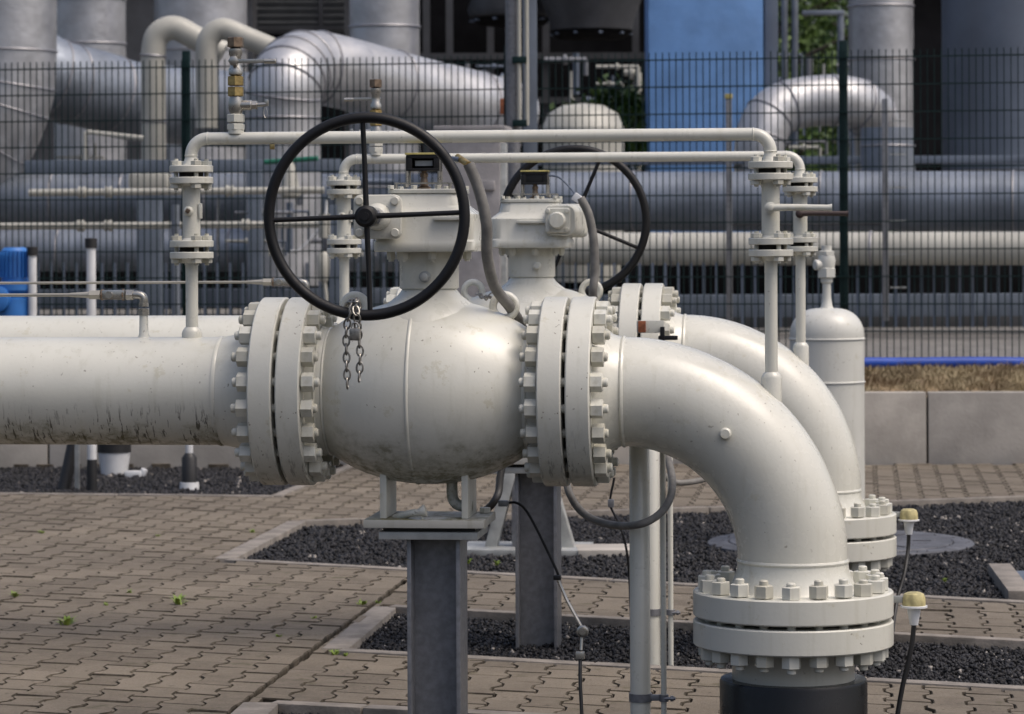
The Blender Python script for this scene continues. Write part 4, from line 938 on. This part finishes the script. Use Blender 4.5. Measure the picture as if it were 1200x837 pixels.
# middle machinery in the dark hall
def rig(x0, x1, y0, y1, d, n, label, mats=('slate', 'bgcream', 'galv')):
    a = W((x0+x1)/2, y1, d); t = thing('pipe_skid', label, 'pipework', a); w0 = a.copy(); rnd = random.Random(x0)
    for i in range(n):
        mk = rnd.choice(mats); m_ = MB(); x = rnd.uniform(x0, x1); y = rnd.uniform(y0, y1); dd = d+rnd.uniform(-1, 1); r = rnd.choice((1.5, 2, 3, 4))*sc(d)
        if rnd.random() < .5:
            m_.cyl(W(x, y, dd), W(x, min(y1, y+rnd.uniform(30, 90)), dd), r, 12)
        else:
            x2 = min(x1, x+rnd.uniform(20, 80)); m_.cyl(W(x, y, dd), W(x2, y, dd), r, 12)
            m_.cyl(W(x2, y, dd), W(x2, min(y1, y+rnd.uniform(10, 50)), dd), r, 12)
            m_.lathe([(-.02, r*2), (.02, r*2)], 'X', W((x+x2)/2, y, dd), 12)
        m_.build('pipe', M[mk], t, w=w0)
rig(505, 600, 66, 150, 40, 16, 'tangle of small dark pipes left of the lamp mast')
rig(636, 748, 60, 200, 42, 26, 'tangle of small pipes and valves left of the blue tower')
rig(60, 200, 165, 205, 34, 12, 'small pipes under the left silver duct')
rig(880, 1000, 60, 190, 42, 22, 'thin pipes standing behind the right silver elbow')
rig(230, 470, 205, 300, 27, 20, 'small pipes and valves behind the front handwheel', ('bgcream', 'galv', 'slate'))
# left big duct
d = 31
bgpipe('duct', [(12, -160), (12, 60), (8, 110), (-14, 165), (-60, 225), (-110, 290)], d, 54, 'silver', 'very large silver insulated duct curving down at the left edge', 'duct', seams=(.2, .33, .45, .6, .72, .85), n=6)
vcyl('insulated_column', 106, -160, 215, 37, 42, 'silver', 'wide silver column behind the large left duct', seams=(0, 52, 120))
bgpipe('duct', [(10, 60, 32.5), (60, 92, 32.6), (110, 105, 33), (165, 120, 33.5), (300, 130, 35)], 33, 47, 'silverd', 'silver duct running right from behind the large left duct', 'duct', seams=(.25, .35, .6), n=4)
vcyl('insulated_column', 236, -160, 210, 41, 54, 'silver', 'broad silver column behind the two cream pipe bends', seams=(-20, 60))
bgpipe('process_pipe', [(180, 205), (180, 100), (180, 60), (186, 40), (205, 33), (232, 46), (262, 62)], 30, 14.5, 'bgcream', 'cream pipe bending over at the top, left one of two', n=5, seams=(.1, .3))
bgpipe('process_pipe', [(242, 150), (242, 90), (242, 58), (247, 42), (262, 34), (290, 45), (330, 62)], 29.5, 13, 'bgcream', 'cream pipe bending over at the top, right one of two', n=5)
bgpipe('duct', [(333, 335, 28.5), (332, 200, 28.5), (332, 128, 28.5), (334, 104, 28.5), (344, 86, 28.7), (362, 79, 29), (400, 85, 29.3), (480, 106, 30), (552, 123, 30.5), (600, 136, 31)], 29, 43, 'silver', 'big bright silver pipe rising and bending right behind the front handwheel', 'duct', seams=(.12, .2, .28, .34, .4, .46, .52, .6, .75, .9), n=6)
vcyl('insulated_column', 452, -160, 330, 34, 41, 'silver', 'silver column above the slanting silver pipe', seams=(32,))
bgpipe('process_pipe', [(355, 195), (300, 100), (322, 95)], 60, 2, 'dark2', 'thin dark line on the shed wall left', 'pipe')
# lamp mast with pipes
d = 20.9; b = fpt(611)+fn*.45
t = thing('mast', 'grey steel mast with two thin cream pipes rising between the handwheels', 'mast', (b.x, b.y, .45)); w0 = Vector((b.x, b.y, .45)); z1 = 3.6
d = (b-E).dot(fw)
def mp(px, o=0): q = W(px, 300, d+o); return q.x-w0.x, q.y-w0.y
x, y = mp(602); MB().lathe([(0, 8.5*sc(d)), (z1, 8.5*sc(d))], 'Z', (x, y, 0), 28).build('pole', M['galv'], t)
for px in (609.5, 618.5): x, y = mp(px, -.08); MB().lathe([(W(0, 150, d).z-.45, 2.4*sc(d)), (z1, 2.4*sc(d))], 'Z', (x, y, 0), 16).build('cream_pipe', M['bgcream'], t)
s = MB()
for yy in (71, 145):
    x, y = mp(610, -.08); z = W(610, yy, d).z-.45; s.box((x, y, z), (17*sc(d), .05, .05), .006)
s.build('clamp', M['green'], t)
x, y = mp(622, .35); MB().box((x, y, z1/2), (17*sc(d), .16, z1), .005, Matrix.Rotation(YAW, 3, 'Z')).build('column', M['beam'], t)
# horizontal silver mains
bgpipe('main_pipe', [(600, 236, 30.6), (1340, 236, 29.4)], 30, 35, 'silverd', 'large blue-silver main pipe crossing on the right behind the fence', seams=(.2, .5, .8), group=None)
bgpipe('main_pipe', [(560, 292, 28.7), (1340, 291, 27.6)], 28, 19.5, 'bgcream', 'cream main pipe with grimy underside below the blue-silver one', seams=(.3, .6))
bgpipe('main_pipe', [(-260, 232, 31.2), (560, 234, 30.5)], 31, 30, 'silverd', 'blue-silver main pipe crossing on the left below the ducts', seams=(.4, .5, .62))
bgpipe('main_pipe', [(-260, 293, 29.2), (480, 293, 28.7)], 29, 25, 'silverd', 'lower grimy silver main pipe on the left behind the blue motor', seams=(.3, .45, .66, .72))
bgpipe('rail_pipe', [(34, 226), (380, 223)], 25.5, 4.2, 'bgcream', 'upper thin cream pipe with flanges on the left', flanges=(.18, .27, .68), group=None)
bgpipe('rail_pipe', [(-80, 266), (380, 263)], 25.5, 4.2, 'bgcream', 'lower thin cream pipe with flanges on the left', flanges=(.38, .45, .8))
bgpipe('hand_rail', [(100, 205), (100, 157), (104, 155), (168, 162)], 27, 3, 'bgcream', 'cream handrail bend under the left silver duct')
def beam(px0, px1, py, d, hpx, th, mat, name, label, cat='beam'):
    a = W(px0, py, d); b = W(px1, py, d); c = (a+b)/2; o = MB().box((0, 0, 0), ((b-a).length, th, hpx*sc(d)), .004, Matrix.Rotation(YAW, 3, 'Z')).build(name, M[mat]); o.location = c; return tag(o, label, cat)
beam(30, 400, 195, 27, 15, .2, 'beam', 'steel_beam', 'long grey beam over the left silver main')
beam(600, 1340, 358, 29, 26, .25, 'beam', 'steel_beam', 'blue-grey beam low behind the fence on the right')
beam(-260, 600, 350, 29.6, 22, .25, 'slate', 'steel_beam', 'slate grey beam low behind the fence on the left')
beam(-300, 1400, 330, 33, 60, .4, 'dark', 'shadow_band', 'black band painted in as the shade under the silver mains', 'plinth')  # near-black box drawing in the shade below the mains, not a real plinth
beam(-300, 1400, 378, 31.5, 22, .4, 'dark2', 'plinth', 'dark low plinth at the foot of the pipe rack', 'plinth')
beam(560, 1340, 188, 31.4, 9, .2, 'slate', 'steel_beam', 'thin slate beam over the right silver main')
s = MB()
for px in list(range(-60, 1330, 15)):
    a = W(px, 372, 28.2); s.box((a.x, a.y, W(px, 346, 28.2).z), (.022, .02, 38*2*sc(28.2)), 0)
t = s.build('grating', M['slate'], w=W(600, 372, 28.2)); tag(t, 'upright bar grating along the foot of the pipe rack', 'grating')
for px, y0, y1, wd_, lab in ((176, 235, 385, 28, 'wide slate steel post left of the small front valve'), (398, 240, 385, 22, 'slate steel post seen through the front handwheel'), (300, 200, 385, 16, 'narrow slate steel post left of the front handwheel rim')):
    a = W(px, y1, 26.5); h = W(px, y0, 26.5).z-a.z; o = MB().box((0, 0, h/2), (wd_*sc(26.5), .18, h), .004, Matrix.Rotation(YAW, 3, 'Z')).build('steel_post', M['beam']); o.location = a; tag(o, lab, 'post')
t = vcyl('process_pipe', 206, 240, 385, 25.2, 5, 'silverd', 'slim grey upright pipe beside the wide slate post', 'pipe')
MB().box((0, 0, 0), (.34, .2, .12), .02).build('saddle', M['bgcream'], thing('pipe_saddle', 'cream clamp block on top of the wide slate post', 'clamp', W(176, 212, 26)))
# green lever valve
a = W(340, 190, 26); t = thing('lever_valve', 'small valve with long green lever behind the front handwheel', 'valve', a)
MB().cyl((-.22, 0, 0), (.24, 0, .03), .022, 12, .004).build('lever', M['lever_green'], t); MB().lathe([(-.3, .07), (-.28, .09), (-.05, .05), (0, .03)], 'Z', (0, 0, 0), 20).build('body', M['bgcream'], t)
# instrument with white leads
a = W(380, 300, 25.5); t = thing('level_gauge', 'pale instrument on a thin stalk seen through the handwheel', 'gauge', a); w0 = a.copy()
s = MB().lathe([(-.13, .03), (-.1, .05), (.08, .055), (.12, .03)], 'Z', W(379, 312, 25.5), 18); s.lathe([(-.1, .05), (.1, .05)], 'Z', W(380, 265, 25.5), 18); s.build('body', M['bgcream'], t, w=w0)
MB().tube([W(340, 295, 25.5), W(352, 293, 25.5), W(366, 278, 25.5), W(380, 262, 25.5), W(383, 235, 25.5)], .014, 10, 5).build('lead', M['white'], t, w=w0)
MB().tube([W(379, 320, 25.5), W(382, 345, 25.5), W(386, 385, 25.5)], .016, 10, 3).build('stalk', M['bgcream'], t, w=w0)
# blue tower
a = W(820, 372, 34); b = a; t = thing('blue_tower', 'tall sky-blue rectangular tower rising behind the fence', 'tower', b); kk = sc(34)
h = W(820, -160, 34).z-a.z; RMt = Matrix.Rotation(YAW-.02, 3, 'Z')
MB().box((0, .9, h/2), (134*kk, 1.8, h), .01, RMt).build('casing', M['tower'], t)
MB().box((77*kk, 1.0, h/2), (16*kk, 1.6, h), .01, RMt).build('side_casing', M['slate'], t)
# silver columns right
vcyl('insulated_column', 1033, -160, 200, 36, 38, 'silver', 'slim silver column above the right silver elbow', seams=(8, 70))
vcyl('insulated_column', 1180, -160, 200, 37, 75, 'slate', 'massive blue-grey column at the right edge', seams=(-20,))
bgpipe('duct', [(890, 260, 31.5), (890, 205, 31.5), (892, 162, 31.5), (906, 134, 31.6), (936, 121, 31.7), (985, 118, 31.8), (1014, 128, 32), (1026, 156, 32.2), (1028, 260, 32.4)], 31.7, 30, 'silver', 'silver arch-shaped pipe right of the blue tower', 'duct', seams=(.15, .25, .35, .45, .6, .7, .8), n=6)
bgpipe('duct', [(1040, 150, 30.6), (1040, 185, 30.6), (1045, 240, 30.6)], 30.6, 31, 'silverd', 'short wide silver stub right of the arch-shaped pipe', 'duct', seams=(.3,))
# white domed vessel
t = vcyl('domed_tank', 684, 150, 330, 33, 48, 'bgcream', 'squat cream domed tank left of the blue tower', 'tank', top=1)
# small red beacon
a = W(590, 125, 27); tag(MB().box((0, 0, 0), (.06, .05, .14), .01).build('signal_box', M['rust'], w=None), 'tiny rusty red box beside the lamp mast', 'box').location = a
# yard posts
for px, y0, cap, lab in ((855, 116, 'yellow', 'grey yard post with yellow cap at the blue tower'), (1038, 116, None, 'grey yard post right of the dark green fence post')):
    a = W(px, 376, 24.6); h = W(px, y0, 24.6).z-a.z; t = thing('yard_post', lab, 'post', a)
    MB().box((0, 0, h/2), (7*sc(24.6), .05, h), .004).build('post', M['galv'], t)
    if cap: MB().box((0, 0, h+.02), (.06, .06, .04), .005).build('cap', M['yellow'], t)
    s = MB()
    for q in range(6): s.box((.10, 0, h*.15+q*h*.15), (.13, .01, .012), 0)
    if not cap: s.build('rungs', M['galvl'], t)
beam(855, 1038, 263, 24.7, 3, .03, 'dark2', 'cross_rail', 'thin dark rail between the two grey yard posts', 'rail')
for px in (500, 925-0, 540):
    pass
# twin poles and lamp arm
for px, lab in ((920, 'left one of two thin grey poles right of the blue tower'), (932, 'right one of two thin grey poles right of the blue tower')): vcyl('thin_pole', px, -160, 170, 38, 4, 'silverd', lab, 'pole')
a = W(985, 15, 44); t = thing('yard_lamp', 'yard lamp on a horizontal arm in front of the green trees', 'lamp', (a.x, a.y, FZ)); z = a.z-FZ
MB().lathe([(0, .06), (z, .05)], 'Z', (0, 0, 0), 16).build('pole', M['silverd'], t); MB().box((-.25, 0, z), (.6, .14, .07), .02).build('lamp_head', M['silverd'], t)

# trees beyond
def tree(px, d, hgt, rad, seed, label):
    rnd = random.Random(seed); b = W(px, 300, d); b.z = FZ-.05; t = thing('tree', label, 'tree', b, 'trees beyond the plant')
    s = MB().tube([(0, 0, 0), (.1, 0, hgt*.3), (0, .1, hgt*.6), (.1, 0, hgt*.9)], [.22, .17, .11, .04], 10)
    for q in range(9):
        z = hgt*rnd.uniform(.25, .8); a = rnd.uniform(0, 6.28); l = rad*rnd.uniform(.5, .9); s.tube([(0, 0, z), (math.cos(a)*l*.5, math.sin(a)*l*.5, z+l*.3), (math.cos(a)*l, math.sin(a)*l, z+l*.5)], [.07, .05, .02], 6)
    s.build('trunk', M['bark'], t)
    V = []; Fc = []; cl = [(Vector((rnd.gauss(0, rad*.45), rnd.gauss(0, rad*.45), hgt*rnd.uniform(.12, 1.0))), rad*rnd.uniform(.2, .42)) for _ in range(46)]
    for c, r in cl:
        for _ in range(190):
            v = Vector((rnd.gauss(0, 1), rnd.gauss(0, 1), rnd.gauss(0, 1))).normalized()*r*rnd.uniform(.5, 1.05); p = c+v; e = Vector((rnd.gauss(0, 1), rnd.gauss(0, 1), rnd.gauss(0, 1))).normalized(); f_ = e.cross(Vector((rnd.gauss(0, 1), rnd.gauss(0, 1), rnd.gauss(0, 1)))).normalized(); l = rnd.uniform(.06, .12)
            bb = len(V); V += [p-e*l, p+f_*l*.6, p+e*l, p-f_*l*.6]; Fc.append((bb, bb+1, bb+2, bb+3))
    MB().add(V, Fc).build('crown', M['leaf'], t, smooth_=False)
tree(905, 62, 7.5, 2.6, 1, 'leafy green tree just right of the blue tower')
tree(965, 66, 8.0, 2.8, 2, 'leafy green tree behind the yard lamp')
tree(1010, 70, 9, 3, 3, 'leafy green tree partly behind the slim silver column')
def bush(px, py, d, r, seed, label):
    rnd = random.Random(seed); b = W(px, py, d); V = []; Fc = []
    for _ in range(2600):
        p = Vector((rnd.gauss(0, r*.45), rnd.gauss(0, r*.3), abs(rnd.gauss(0, r*.35)))); e = Vector((rnd.gauss(0, 1), rnd.gauss(0, 1), rnd.gauss(0, 1))).normalized(); f_ = e.cross(Vector((0.3, .5, 1))).normalized(); l = rnd.uniform(.03, .07); bb = len(V)
        V += [p-e*l, p+f_*l*.6, p+e*l, p-f_*l*.6]; Fc.append((bb, bb+1, bb+2, bb+3))
    t = thing('bush', label, 'bush', b); MB().add(V, Fc).build('leaves', M['leaf'], t, smooth_=False)
    MB().tube([(0, 0, -.3), (0, 0, .2), (.1, 0, .5)], [.04, .03, .01], 8).build('stem', M['bark'], t)
bush(728, 148, 36, .5, 5, 'green bush growing against the blue tower')
bush(736, 192, 35, .5, 6, 'low green bush below the other bush beside the blue tower')
